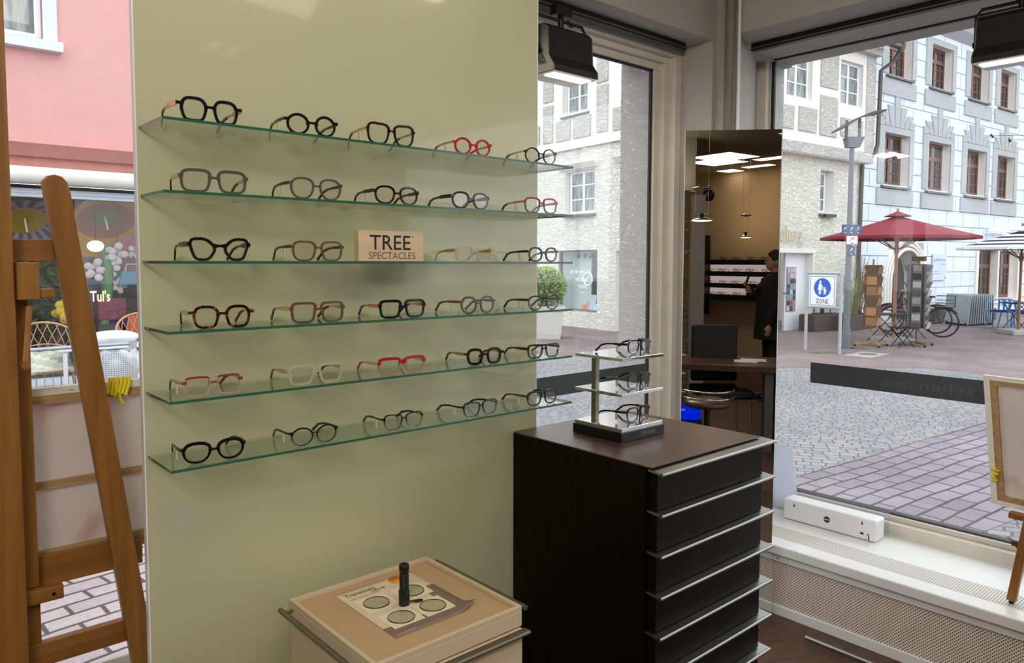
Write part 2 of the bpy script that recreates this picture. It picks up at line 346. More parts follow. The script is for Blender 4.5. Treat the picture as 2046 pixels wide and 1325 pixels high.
pp = [(3.16, 2.12), (3.19, 2.12), (3.19, 2.0), (3.70, 2.20), (3.70, 2.14), (3.92, 2.165), (3.92, 2.6), (3.05, 2.6), (3.02, 2.38), (3.16, 2.38)]
b = MB(); n = len(pp); vs = [(x, y, -.12) for x, y in pp]+[(x, y, ZH+.0118) for x, y in pp]
b.add(vs, [tuple(range(n)), tuple(range(n, 2*n))], 0)
for i in range(n): b.add([vs[i], vs[(i+1) % n], vs[n+(i+1) % n], vs[n+i]], [(0, 1, 2, 3)], 1 if i in (4, 5, 6, 7, 8) else 0)
struct(b.build('wall_corner', ['paint', 'outstucco']), 'painted corner pillar between the two windows')
# outside lintel and reveals above the narrow window
struct(MB().box(-1.6, 3.03, 2.42, 2.6, 2.70, 2.76).build('trim_1', 'outstucco'), 'roughcast lintel outside the narrow window')
# windows
def frame_y(mb, x0, x1, z0, z1, y0, y1, t, mi=0):
    mb.box(x0, x1, y0, y1, z0, z0+t, mi); mb.box(x0, x1, y0, y1, z1-t, z1, mi); mb.box(x0, x0+t, y0, y1, z0+t, z1-t, mi); mb.box(x1-t, x1, y0, y1, z0+t, z1-t, mi)
wa = thing('window_1', 'tall shop window with white frame beside the cream panel', 'window', (.8, 2.34, .34), kind='structure')
b = MB(); frame_y(b, -1.6, 3.16, .34, ZH, 2.30, 2.34, .05); frame_y(b, -1.56, 3.125, .38, ZH-.02, 2.335, 2.37, .06); frame_y(b, -1.52, 3.075, .43, ZH-.06, 2.36, 2.385, .055)
b.box(1.0, 1.12, 2.33, 2.38, .43, ZH-.05)
b.build('window_frame', 'framew', wa, .004)
b = MB(); b.box(3.005, 3.02, 2.372, 2.384, .48, ZH-.1); b.box(-1.5, 3.02, 2.372, 2.384, ZH-.125, ZH-.115); b.build('window_seal', 'framed', wa)
MB().box(-1.5, 3.03, 2.374, 2.380, .47, ZH-.1).build('window_pane', 'pane', wa)
wb = thing('window_2', 'wide shop window with white frame looking onto the square', 'window', (3.72, 0, .34), kind='structure')
def frame_x(mb, y0, y1, z0, z1, x0, x1, t, mi=0):
    mb.box(x0, x1, y0, y1, z0, z0+t, mi); mb.box(x0, x1, y0, y1, z1-t, z1, mi); mb.box(x0, x1, y0, y0+t, z0+t, z1-t, mi); mb.box(x0, x1, y1-t, y1, z0+t, z1-t, mi)
b = MB(); frame_x(b, -2.4, 2.2, .34, 2.80, 3.69, 3.74, .06); b.box(3.74, 3.76, -2.4, 2.14, .34, .42); b.box(3.73, 3.745, -2.4, 2.13, .40, .425)
b.build('window_frame', 'framew', wb, .004)
b = MB(); b.box(3.735, 3.75, 2.118, 2.136, .42, 2.75); b.box(3.73, 3.75, -2.4, 2.13, 2.725, 2.742); b.box(3.76, 3.80, -2.4, 2.13, .40, .43); b.build('window_seal', 'framed', wb)
MB().box(3.745, 3.752, -2.4, 2.13, .42, 2.75).build('window_pane', 'pane', wb)
# sills
b = MB(); b.box(-1.6, 3.16, 2.10, 2.34, .30, .345); struct(b.build('trim_2', 'sillw', bev=.004), 'white sill under the narrow window')
b = MB(); b.box(3.165, 3.70, -2.4, 2.02, .292, ZS-.002); struct(b.build('trim_3', 'sillw', bev=.006), 'deep white sill under the wide window')
b = MB(); b.box(3.262, 3.40, -2.3, 1.98, ZS-.003, ZS); struct(b.build('trim_4', 'perftop'), 'perforated vent strip along the front of the sill')
rc = thing('radiator_cover', 'white perforated metal radiator cover under the wide window', 'radiator cover', (3.2, -.2, 0))
for (a_, c_) in ((1.757, 2.0), (-2.4, 1.755)):
    p_ = MB().box(3.195, 3.205, a_, c_, .045, .292).build('perforated_panel', 'perf', rc)
    MB().box(3.185, 3.2, a_, c_, .255, .291).build('top_rail', 'sillw', p_, .002); MB().box(3.185, 3.2, a_, c_, 0, .045).build('bottom_rail', 'sillw', p_, .002)
MB().cyl((3.183, 1.73, .272), (3.186, 1.73, .272), .004, 10).build('screw', 'aludull', rc)
tag(MB().tube([(3.045, 1.515, .022), (3.04, 1.30, .022), (3.03, .4, .022)], .011, 12).build('metal_rail', 'alu'), 'thin satin metal rail lying on the dark floor before the radiator cover', 'rail')
# corner pipe
b = MB(); b.cyl((3.155, 2.022, 0), (3.155, 2.022, CEIL), .024, 20); b.cyl((3.172, 1.985, 0), (3.172, 1.985, CEIL), .008, 10, 1)
tag(b.build('heating_pipe', [plain('taupe pipe paint', srgb(124, 116, 102), .5), 'sillw']), 'slim grey pipe running up the corner pillar behind the mirror', 'pipe')
# track rails
def track(name, p0, p1, lab):
    t = thing(name, lab, 'track rail', (Vector(p0)+Vector(p1))/2)
    b = MB(); b.bar(p0, p1, .036, .034); b.build('rail_body', 'black', t, .002)
    d = (Vector(p1)-Vector(p0)).normalized(); s_ = d.cross(Vector((0, 0, 1)))
    b = MB(); b.bar(Vector(p0)+s_*.02+Vector((0, 0, -.006)), Vector(p1)+s_*.02+Vector((0, 0, -.006)), .002, .006); b.build('rail_groove', 'aludull', t); return t
track('track_rail', (-1.5, 2.25, 2.702), (3.10, 2.25, 2.702), 'black ceiling track rail above the narrow window')
track('track_rail', (3.40, 2.05, 2.712), (3.40, -2.2, 2.712), 'black ceiling track rail above the wide window')
# floodlights hanging from the rails
def floodlight(loc, rz, lab, L=.25):
    t = thing('floodlight', lab, 'floodlight', loc, rz, 'track floodlights'); T = Matrix.Translation(Vector(loc)) @ Matrix.Rotation(rz, 4, 'Z')
    # local: x along the lamp, y away from the room, z from lamp bottom at 0
    prof = [(0.0, 0.0), (0.0, .022), (.028, .062), (.034, .17), (.055, .19), (.10, .19), (.125, .062), (.16, .02), (.16, 0.0)]
    b = MB(T); b.prism([(-L/2+.004, y, z) for y, z in prof], [(L/2-.004, y, z) for y, z in prof])
    for k in range(14):
        z = .066+k*.0075; y = .028+.006*(z-.062)/.108
        b.box(-L/2+.004, L/2-.004, y-.0028, y+.001, z, z+.0035)
    body = b.build('housing', 'blackmat', t)
    for sx in (-1, 1):
        x0 = sx*L/2; b = MB(T)
        b.prism([(x0-.003, y*1.02-.001, z) for y, z in prof], [(x0+.003, y*1.02-.001, z) for y, z in prof]); e = b.build('end_cap', 'aludull', t)
        b = MB(T)
        for k in range(5):
            o_ = .012+.009*k
            b.tube([(x0+sx*.004, .03+o_, .03), (x0+sx*.004, .085, .115-o_*1.5+.02), (x0+sx*.004, .14-o_, .03)], .0014, 4)
        b.build('vent_slot', 'black', e)
    b = MB(T); b.box(-L/2+.005, L/2-.005, 0.004, .156, -.006, .001); b.build('reflector_rim', 'sillw', t)
    b = MB(T); b.box(-L/2+.02, L/2-.02, .02, .075, -.009, -.005); b.build('lamp_tube', emit('floodlight glow', (1, .93, .74, 1), 5.), t)
    b = MB(T); xo = L/2+.018
    b.tube([(-xo, .09, .09), (-xo, .09, .205), (-xo+.02, .09, .228), (xo-.02, .09, .228), (xo, .09, .205), (xo, .09, .09)], .007, 6); b.cyl((-xo-.008, .09, .09), (-xo+.02, .09, .09), .012); b.cyl((xo+.008, .09, .09), (xo-.02, .09, .09), .012)
    b.build('bracket', 'blackmat', t)
    b = MB(T); b.box(-.045, .045, .07, .105, .245, .285); b.cyl((0, .09, .20), (0, .09, .25), .012, 12); b.build('adapter', 'black', t)
    b = MB(T); b.tube([(-.01, .085, .25), (-.012, .06, .22), (.015, .05, .20), (.04, .06, .205), (.035, .085, .235)], .0035, 6); b.build('cable', 'black', t)
    return t
fa = floodlight((2.19, 2.10, 2.395), 0, 'black ribbed floodlight glowing under the rail beside the cream panel', .25)
fb = floodlight((3.40, .93, 2.45), -PI/2, 'black ribbed floodlight at the top of the wide window', .28)

# ------------------------------------------------------------------ cream display panel and glass shelves
PY = 1.78
pn = thing('display_backboard', 'tall glossy cream green glass display panel carrying six glass shelves', 'display panel', (1.075, 1.79, 0))
MB().box(.475, 1.675, PY, PY+.018, 0, CEIL-.02).build('glass_face', 'panel', pn)
b = MB(); b.box(.472, .475, PY-.0005, PY+.0185, 0, CEIL-.02); b.box(1.675, 1.678, PY-.0005, PY+.0185, 0, CEIL-.02); b.build('edge_strip', 'white', pn)
SZ = [1.943, 1.795, 1.650, 1.504, 1.358, 1.213]   # shelf tops
ORD = ['topmost', 'second', 'third', 'fourth', 'fifth', 'lowest']
for i, z in enumerate(SZ):
    x0, x1, y0, y1, z0, z1 = .48, 1.675, 1.615, PY-.0005, z-.006, z
    b = MB(); v = [(x0, y0, z0), (x1, y0, z0), (x1, y1, z0), (x0, y1, z0), (x0, y0, z1), (x1, y0, z1), (x1, y1, z1), (x0, y1, z1)]
    b.add(v, [(0, 3, 2, 1), (4, 5, 6, 7)], 0)
    b.add([v[k] for k in (0, 1, 5, 4)], [(0, 1, 2, 3)], 1); b.add([v[k] for k in (1, 2, 6, 5)], [(0, 1, 2, 3)], 1); b.add([v[k] for k in (3, 0, 4, 7)], [(0, 1, 2, 3)], 1)
    tag(b.build('glass_shelf', ['shelfglass', 'shelfedge'], bev=0), 'clear glass shelf with green edge, %s of the six on the cream panel' % ORD[i], 'glass shelf', 'glass shelves on the cream panel')

# ------------------------------------------------------------------ spectacles
def outline(kind, a, b, N=44):
    out = []
    if kind in ('hex', 'hexround', 'cat6'):
        P0 = {'hex': [(-1, .15), (-.72, 1), (.62, 1), (1, .35), (.78, -.7), (.55, -1), (-.55, -1), (-.8, -.75)],
              'hexround': [(-1, .3), (-.6, 1), (.5, 1), (1, .35), (.85, -.6), (.35, -1), (-.4, -1), (-.9, -.5)],
              'cat6': [(-1.05, .95), (.2, 1), (1, .1), (.45, -1), (-.35, -1), (-.62, -.8)]}[kind]
        P = P0
        for _ in range(2 if kind != 'hexround' else 3): P = [q for i in range(len(P)) for q in ((P[i][0]*.8+P[(i+1) % len(P)][0]*.2, P[i][1]*.8+P[(i+1) % len(P)][1]*.2), (P[i][0]*.2+P[(i+1) % len(P)][0]*.8, P[i][1]*.2+P[(i+1) % len(P)][1]*.8))]
        return [(x*a, y*b) for x, y in P][::-1]
    n, tp, cat = {'round': (2., .0, 0), 'panto': (2.4, .08, 0), 'rect': (4.8, .08, 0), 'square': (3.8, .05, 0), 'cat': (3.2, .10, .12), 'softrect': (3.2, .08, .03)}[kind]
    for k in range(N):
        t = 2*PI*k/N; c, s_ = math.cos(t), math.sin(t)
        x = math.copysign(abs(c)**(2/n), c); z = math.copysign(abs(s_)**(2/n), s_); x *= 1+tp*z
        if x < 0 and z > -.3: z += cat*abs(x)*max(0, z+.3)
        if x > 0 and kind not in ('round',): x *= 1-.17*(1-z)/2
        out.append((x*a, z*b))
    return out
CLR = {
 'black': plain('black acetate', srgb(13, 13, 14), .22, var=.05), 'gunmetal': plain('gunmetal wire', srgb(52, 50, 50), .3, .8),
 'grey': plain('smoke grey acetate', srgb(84, 76, 72), .25, var=.08), 'brown': plain('brown acetate', srgb(104, 72, 48), .28, var=.15, scale=80),
 'darkbrown': plain('dark brown acetate', srgb(38, 26, 22), .25, var=.2, scale=90), 'burg': plain('burgundy acetate', srgb(52, 18, 22), .25, var=.1),
 'red': plain('crimson acetate', srgb(170, 20, 44), .3, var=.05), 'redbr': plain('muted red acetate', srgb(140, 56, 48), .3), 'gold': plain('brushed gold temple', srgb(190, 160, 100), .32, .7),
 'copper': plain('copper temple plate', srgb(214, 150, 118), .3, .6), 'champ': plain('champagne plate', srgb(200, 176, 140), .4, .3), 'beige': plain('beige acetate', srgb(164, 134, 100), .4),
 'taupe': plain('taupe marbled acetate', srgb(70, 60, 50), .25, var=.3, scale=120), 'silver': plain('silver wire', srgb(150, 150, 150), .25, 1.), 'tagw': plain('cream price tag', srgb(214, 202, 180), .8)}
def tort():
    t = NT('tortoiseshell acetate'); v = t.coord(); nz_ = t.n('ShaderNodeTexNoise', Scale=95., Detail=2.); t.l(v, nz_.inputs['Vector'])
    t.bsdf(t.ramp(nz_.outputs[0], [(.45, srgb(26, 14, 10)), (.56, srgb(60, 30, 14)), (.68, srgb(140, 84, 34))]), .2); return t.m
CLR['tort'] = tort()
def crystal(name, tint, op):
    t = NT(name); p = t.bsdf(tint, .12); p.inputs['Base Color'].default_value = tint
    tr = t.n('ShaderNodeBsdfTransparent'); tr.inputs[0].default_value = tuple(min(1, c*.3+.7) for c in tint[:3])+(1,); fr = t.n('ShaderNodeFresnel', IOR=1.5); ge = t.n('ShaderNodeNewGeometry'); mi_ = t.n('ShaderNodeMix'); t.l(ge.outputs['Backfacing'], mi_.inputs[0]); mi_.inputs[2].default_value = 1.5; mi_.inputs[3].default_value = 1/1.5; t.l(mi_.outputs[0], fr.inputs[0])
    mx = t.n('ShaderNodeMixShader'); v = t.coord(); nz_ = t.n('ShaderNodeTexNoise', Scale=60.); t.l(v, nz_.inputs['Vector'])
    t.l(t.math('ADD', t.math('MULTIPLY', nz_.outputs[0], .15), t.math('ADD', fr.outputs[0], op)), mx.inputs[0]); t.l(tr.outputs[0], mx.inputs[1]); t.l(p.outputs[0], mx.inputs[2]); t.l(mx.outputs[0], t.out.inputs[0]); return t.m
CLR['crystal'] = crystal('clear crystal acetate', srgb(214, 204, 186), .28); CLR['pinkc'] = crystal('blush crystal acetate', srgb(206, 172, 156), .38); CLR['greyc'] = crystal('grey crystal acetate', srgb(96, 98, 96), .5); CLR['bluec'] = crystal('dark blue grey crystal acetate', srgb(52, 58, 70), .62)
def make_glasses(name, label, W, Hh, kind, up, lo, tmat, tip=None, thick=.0032, brow=None, ttop=None, plate=.007, bridge=.0105, tagm=False, loc=(0, 0, 0), yaw=0., group=None, zs=.0, L=.132, lensm='lens', pads=False, cat='glasses', ep=.0042):
    t = thing(name, label, cat, loc, R(yaw), group); T = Matrix.Translation(Vector(loc)) @ Matrix.Rotation(R(yaw), 4, 'Z')
    if thick > .002: thick *= 1.25; ttop = ttop*1.15 if ttop else None
    ttop = ttop or thick*1.2
    b2 = (Hh-thick-ttop)/2; a2 = (W/2-ep-bridge/2-2*thick)/2; cxl = bridge/2+thick+a2; zc = thick+b2
    mats = [CLR[up], CLR[lo]]; zsplit = zc+b2*(.1 if zs == 0 else zs)
    b = MB(T); D = .0038
    for sx in (-1, 1):
        pts = outline(kind, a2, b2)
        if sx > 0: pts = [(-x, z) for x, z in pts][::-1]
        n = len(pts); vs = []
        for i, (x, z) in enumerate(pts):
            px, pz = pts[i-1]; qx, qz = pts[(i+1) % n]; tx, tz = qx-px, qz-pz; l_ = math.hypot(tx, tz) or 1; nx, nz_ = tz/l_, -tx/l_
            if nx*x+nz_*z < 0: nx, nz_ = -nx, -nz_
            f = max(0, min(1, (z/b2+.35)/1.0)); w_ = thick+(ttop-thick)*f
            wrap = .004*((x*sx)/a2+1)*.5 if True else 0
            for (ox, oy) in ((0, 0), (w_, 0), (w_, D), (0, D)): vs.append((sx*cxl+x+nx*ox, oy+wrap, zc+z+nz_*ox))
        fs = []; mi = []
        for i in range(n):
            j = (i+1) % n
            m_ = 0 if (pts[i][1]+pts[j][1])/2+zc > zsplit else 1
            for k in range(4): fs.append((i*4+k, j*4+k, j*4+(k+1) % 4, i*4+(k+1) % 4)); mi.append(m_)
        b.add(vs, fs, mi, False)
        # end piece
        ze = zc+b2*.55; xe = cxl+a2
        b.prism([(sx*(xe-.001), .0035, ze-.0035), (sx*(xe-.001), .0035, ze+.0035), (sx*(W/2), .0035, ze+.0028), (sx*(W/2), .0035, ze-.0028)], [(sx*(xe-.001), .0085, ze-.0035), (sx*(xe-.001), .0085, ze+.0035), (sx*(W/2), .011, ze+.0028), (sx*(W/2), .011, ze-.0028)], 0)
    zb = zc+b2*.42; hb = bridge/2+thick*.9
    if kind in ('round', 'panto', 'hexround'): zb = zc+b2*.30
    bt = max(thick, .0022)*(.62 if thick < .002 else .72)
    if thick < .002: b.tube([(-hb-.002, .0025, zb-.002), (-hb*.5, .0018, zb+.0018), (0, .0015, zb+.0026), (hb*.5, .0018, zb+.0018), (hb+.002, .0025, zb-.002)], bt, 8, 0)
    else:
        nb = 8; ft = .62 if kind not in ('round', 'panto', 'hexround') else .50; q_ = []
        for i_ in range(nb+1):
            x = -hb*1.25+2.5*hb*i_/nb; u_ = min(1, abs(x)/hb); zt3 = zc+b2*(ft-.10*(1-u_*u_)); q_.append((x, zt3, zt3-thick*.95-(.30*b2*u_**2.2)))
        for i_ in range(nb):
            (xa, ta, ba_), (xb2, tb3, bb_) = q_[i_], q_[i_+1]; b.prism([(xa, .0002, ba_), (xb2, .0002, bb_), (xb2, .0002, tb3), (xa, .0002, ta)], [(xa, .0038, ba_), (xb2, .0038, bb_), (xb2, .0038, tb3), (xa, .0038, ta)], 0)
    b.build('frame_front', mats, t)
    for sx in (-1, 1):
        pts = outline(kind, a2*1.02, b2*1.02)
        if sx > 0: pts = [(-x, z) for x, z in pts][::-1]
        lb = MB(T); lb.prism([(sx*cxl+x, .0016, zc+z) for x, z in pts], [(sx*cxl+x, .0026, zc+z) for x, z in pts]); lb.build('lens', lensm, t)
    zh = zc+b2*.55
    for sx in (-1, 1):
        path = [(W/2-.001, .006, zh, plate), (W/2+.001, .03, zh-.0005, plate), (W/2+.001, .055, zh-.001, plate*.9), (W/2, .058, zh-.001, .0052), (W/2-.001, .085, zh-.003, .005)]
        tipp = [(W/2-.001, .084, zh-.003, .0052), (W/2-.002, .096, zh-.006, .0054), (W/2-.004, .107, zh*.72, .0056), (W/2-.007, .121, zh*.36, .006), (W/2-.009, L, .0035, .0065)]
        def ribbon(path, th):
            rb = MB(T); vs = []
            for i, (x, y, z, h_) in enumerate(path):
                a = path[max(0, i-1)]; c = path[min(len(path)-1, i+1)]; dy, dz = c[1]-a[1], c[2]-a[2]; l_ = math.hypot(dy, dz); ny, nz2 = -dz/l_, dy/l_
                for ox, s2 in ((-th/2, -1), (th/2, -1), (th/2, 1), (-th/2, 1)): vs.append((sx*x+ox, y+ny*s2*h_/2, z+nz2*s2*h_/2))
            fs = [(3, 2, 1, 0)]; m_ = len(path)
            for i in range(m_-1):
                for k in range(4): fs.append((i*4+k, i*4+(k+1) % 4, (i+1)*4+(k+1) % 4, (i+1)*4+k))
            fs.append(tuple(range((m_-1)*4, m_*4))); rb.add(vs, fs, 0); return rb
        tp = ribbon(path, .0024).build('temple', CLR[tmat], t); ribbon(tipp, .0032).build('temple_tip', CLR[tip or tmat], tp)
    if pads:
        for sx in (-1, 1):
            pb = MB(T); pb.tube([(sx*(hb), .003, zb-.003), (sx*(hb-.003), .010, zb-.006)], .0006, 5); pb.ball((sx*(hb-.004), .0105, zb-.009), .0018, .0012, .0045, 6); pb.build('nose_pad', 'lens', t)
    if tagm:
        tb = MB(T); tb.box(-W/2-.002, -W/2+.0005, .038, .046, zh-.026, zh-.006); tb.tube([(-W/2, .042, zh-.006), (-W/2, .042, zh+.005)], .0006, 4); tb.build('price_tag', CLR['tagw'], t)
    return t
G = 'spectacles on the glass shelves'
def gl(row, X, W, yaw, Hh, label, kind, up, lo, tm, tip=None, **kw):
    make_glasses('eyeglasses', label, W, Hh, kind, up, lo, tm, tip, loc=(X, 1.635, SZ[row]), yaw=yaw, group=G, **kw)
gl(0, .584, .139, 0.2, .052, 'chunky black angular glasses with copper temple plates, far end of the top shelf', 'hex', 'black', 'black', 'copper', 'black', thick=.0044, plate=.011, ep=.008)
gl(0, .818, .131, -4.4, .049, 'round black acetate glasses between angular and cat-eye pairs on the top shelf', 'round', 'black', 'black', 'black', thick=.0040, tagm=True, bridge=.014, ep=.006)
gl(0, 1.035, .138, -4.5, .054, 'black cat-eye glasses with dark red brow and gold temples on the top shelf', 'cat', 'burg', 'black', 'gold', 'burg', thick=.0034, plate=.006, tagm=True, zs=.75, ttop=.005)
gl(0, 1.299, .129, -5.1, .047, 'round crimson red glasses with gold temples on the top shelf', 'round', 'red', 'red', 'gold', 'red', thick=.0038, plate=.006, tagm=True, bridge=.014, ep=.006)
gl(0, 1.558, .120, -7.1, .046, 'thin round black glasses with gold temples at the window end of the top shelf', 'round', 'black', 'black', 'gold', 'black', thick=.0022, plate=.0035, tagm=True, bridge=.014)
gl(1, .589, .144, -6.7, .051, 'smoke grey rectangular glasses with champagne temple plates on the second shelf', 'square', 'grey', 'grey', 'champ', 'black', thick=.0042, plate=.010, ttop=.0055)
gl(1, .828, .135, -2.0, .051, 'smoke grey round glasses with dark temples on the second shelf', 'panto', 'grey', 'grey', 'darkbrown', tagm=True, thick=.0032, ttop=.0042)
gl(1, 1.051, .133, -2.3, .047, 'burgundy and black panto glasses with broad temples on the second shelf', 'panto', 'black', 'burg', 'burg', 'black', tagm=True, thick=.0036, ttop=.0045, plate=.009)
gl(1, 1.291, .134, 0.0, .047, 'plain black panto glasses with broad black temples on the second shelf', 'panto', 'black', 'black', 'black', thick=.0038, ttop=.0045, plate=.010)
gl(1, 1.561, .133, -3.3, .047, 'glasses with red upper rim and grey lower rim on the second shelf', 'softrect', 'red', 'greyc', 'gold', 'burg', tagm=True, thick=.0032, zs=.45, plate=.007)
gl(2, .598, .135, -2.0, .051, 'dark green-black six-sided cat-eye glasses on the third shelf', 'cat6', 'black', 'darkbrown', 'taupe', 'black', thick=.0046, ttop=.0056, plate=.011, ep=.002, bridge=.011)
gl(2, .830, .134, -1.5, .048, 'brown grey rectangular glasses next to the wooden sign on the third shelf', 'softrect', 'brown', 'grey', 'darkbrown', tagm=True, thick=.003, ttop=.004)
gl(2, 1.303, .127, -6.5, .044, 'clear crystal glasses with gold temple plates on the third shelf', 'rect', 'crystal', 'crystal', 'gold', 'crystal', thick=.0036, ttop=.0046, plate=.009)
gl(2, 1.571, .124, -1.7, .044, 'marbled dark round glasses at the window end of the third shelf', 'hexround', 'taupe', 'taupe', 'darkbrown', 'black', thick=.0034, tagm=True)
gl(3, .600, .138, -6.8, .050, 'tortoiseshell angular glasses with champagne temple plates on the fourth shelf', 'hex', 'tort', 'tort', 'champ', 'black', thick=.0042, plate=.010, ep=.008)
gl(3, .828, .142, -.6, .050, 'brown rectangular glasses with champagne temple plates on the fourth shelf', 'rect', 'brown', 'grey', 'champ', 'darkbrown', thick=.0038, ttop=.005, plate=.010)
gl(3, 1.066, .140, -2.9, .048, 'bold black rectangular glasses with light wood temples on the fourth shelf', 'rect', 'black', 'black', 'copper', 'black', thick=.0040, ttop=.006, plate=.010)
gl(3, 1.317, .128, .3, .049, 'grey brown eight-sided round glasses on the fourth shelf', 'hexround', 'grey', 'grey', 'brown', 'taupe', thick=.0038, tagm=True)
gl(3, 1.574, .128, -3.4, .044, 'slim dark panto glasses before the green bush on the fourth shelf', 'panto', 'darkbrown', 'greyc', 'black', thick=.0026, tagm=True)
gl(4, .578, .129, -1.7, .044, 'blush crystal glasses with muted red brow line on the fifth shelf', 'rect', 'redbr', 'pinkc', 'champ', 'taupe', thick=.0034, ttop=.0036, zs=.86, tagm=True)
gl(4, .820, .142, -2.7, .048, 'champagne crystal glasses with beige temple plates on the fifth shelf', 'rect', 'crystal', 'crystal', 'champ', 'taupe', thick=.0042, ttop=.0055, plate=.010)
gl(4, 1.064, .145, -2.4, .045, 'two-tone crimson and beige rectangular glasses on the fifth shelf', 'rect', 'red', 'beige', 'champ', 'red', thick=.0040, ttop=.0062, zs=.4, plate=.008)
gl(4, 1.340, .132, -8.5, .047, 'heavy dark hexagonal glasses with gold temples on the fifth shelf', 'hex', 'darkbrown', 'black', 'gold', 'black', thick=.0050, plate=.009, ep=.009)
gl(4, 1.574, .129, -4.3, .042, 'black rectangular glasses at the window end of the fifth shelf', 'rect', 'black', 'taupe', 'black', thick=.0030, ttop=.0042, tagm=True, plate=.008)
gl(5, .576, .136, -5.4, .047, 'black panto glasses with heavy brow at the near end of the lowest shelf', 'panto', 'black', 'black', 'black', thick=.0036, ttop=.006, tagm=True)
gl(5, .814, .122, -2.3, .043, 'thin round black wire glasses with nose pads on the lowest shelf', 'round', 'black', 'gunmetal', 'black', thick=.0014, ttop=.0034, pads=True, tagm=True, plate=.005)
gl(5, 1.067, .120, -2.7, .040, 'thin wire glasses with black brow and silver bridge on the lowest shelf', 'cat', 'black', 'silver', 'black', thick=.0011, ttop=.0026, pads=True, tagm=True, plate=.004)
gl(5, 1.327, .132, 3.1, .041, 'dark metal browline glasses with nose pads on the lowest shelf', 'cat', 'black', 'gunmetal', 'black', thick=.0014, ttop=.0034, pads=True, tagm=True, plate=.0045)
gl(5, 1.570, .129, -1.2, .044, 'dark marbled square glasses at the window end of the lowest shelf', 'softrect', 'black', 'taupe', 'grey', 'black', thick=.0030, tagm=True, plate=.007)
# brand block on the third shelf
bs = thing('brand_sign', 'pale wooden sign block reading TREE SPECTACLES on the third shelf', 'sign', (1.045, 1.67, SZ[2]), 0)
bx = MB().box(.948, 1.144, 1.655, 1.675, SZ[2], SZ[2]+.078).build('sign_block', wood('pale maple', srgb(196, 172, 140), srgb(214, 192, 160), .5, axis=0, scale=.6), bs, .001)
T = frame_T((.980, 1.6542, SZ[2]+.030), (1, 0, 0), (0, 0, 1))
b = text_mb('TREE', T, .122, .037, bold=.004); b.build('lettering', 'black', bs)
T = frame_T((.977, 1.6542, SZ[2]+.006), (1, 0, 0), (0, 0, 1))
b = text_mb('SPECTACLES', T, .140, .018, bold=-.008); b.build('lettering', plain('grey print', srgb(92, 76, 62), .6), bs)
text_mb('\u00ae', frame_T((1.106, 1.6542, SZ[2]+.062), (1, 0, 0), (0, 0, 1)), None, .005).build('registered_mark', 'black', bs)

# ------------------------------------------------------------------ cream drawer unit with lens tester card
bc = thing('drawer_cabinet', 'cream lacquered drawer cabinet with tray top in front of the display panel', 'cabinet', (.975, 1.5, 0)); x0, x1, y0, y1, zt = .77, 1.178, 1.297, 1.70, .822
b = MB(); b.box(x0+.004, x1-.004, y0+.01, y1, 0, .77); b.build('body', 'beigelaq', bc, .002)
b = MB(); r_ = .010; b.box(x0, x1, y0, y1, .772, .810); b.box(x0, x1, y0, y0+r_, .810, zt); b.box(x0, x1, y1-r_, y1, .810, zt); b.box(x0, x0+r_, y0+r_, y1-r_, .810, zt); b.box(x1-r_, x1, y0+r_, y1-r_, .810, zt)
ty = b.build('tray', 'beigelaq', bc, .0015)
MB().box(x0+r_, x1-r_, y0+r_, y1-r_, .810, .8105).build('tray_lining', 'beigefelt', ty)
def rod(a_, c_, off, parent, mat='aludull', r=.0065, name='handle'):
    b = MB(); b.cyl(a_, c_, r, 14); a_ = Vector(a_); c_ = Vector(c_); d = (c_-a_).normalized()
    for q in (a_+d*.02, c_-d*.02): b.cyl(q, q+Vector(off), r*.6, 8)
    return b.build(name, mat, parent)
rod((x0-.022, y1-.0, .800), (x0-.022, y0-.02, .800), (.024, 0, 0), ty); rod((x1+.022, y1-.02, .806), (x1+.022, y0+.01, .806), (-.024, 0, 0), ty)
for k in range(8):
    zt2 = .768-k*.092
    d_ = MB().box(x0+.002, x1-.002, y0-.004, y0+.012, zt2-.088, zt2).build('drawer', 'beigelaq', bc, .0015)
    b = MB(); b.box(x0+.01, x1+.006, y0-.020, y0-.003, zt2-.006, zt2-.001); b.cyl((x0+.01, y0-.020, zt2-.006), (x1+.006, y0-.020, zt2-.006), .0055, 12); b.build('handle', 'aludull', d_)
zc_ = .8107
card = thing('sample_card', 'printed lens demonstration card lying in the cream tray', 'card', (.985, 1.52, zc_))
def bend(x, y):
    return zc_+.0006+12*max(0, x-1.062)*max(0, 1.425-y)
NX, NY = 16, 16; b = MB(); vs = []; xs0, xs1, ys0, ys1 = .874, 1.101, 1.380, 1.665
for j in range(NY+1):
    for i in range(NX+1):
        x = xs0+(xs1-xs0)*i/NX; y = ys0+(ys1-ys0)*j/NY; vs.append((x, y, bend(x, y)))
fs = [(j*(NX+1)+i, j*(NX+1)+i+1, (j+1)*(NX+1)+i+1, (j+1)*(NX+1)+i) for j in range(NY) for i in range(NX)]
mi = [0 if (j >= 3 and i < 13) or j > 9 else 1 for j in range(NY) for i in range(NX)]
b.add(vs, fs, mi, True); o = b.build('card_sheet', [plain('warm white card print', srgb(226, 206, 178), .45, var=.01), plain('taupe card print', srgb(132, 112, 98), .45, var=.03)], card)
so = o.modifiers.new('s', 'SOLIDIFY'); so.thickness = .0006; so.offset = 1
M['sq'] = plain('pale print square', srgb(240, 226, 196), .5, var=.01)
LP = [(.932, 1.558), (1.034, 1.558), (1.028, 1.455), (.937, 1.455)]
b = MB()
for (x, y) in LP: b.box(x-.042, x+.042, y-.040, y+.040, zc_+.0014, zc_+.0018)
b.build('print_square', 'sq', card)
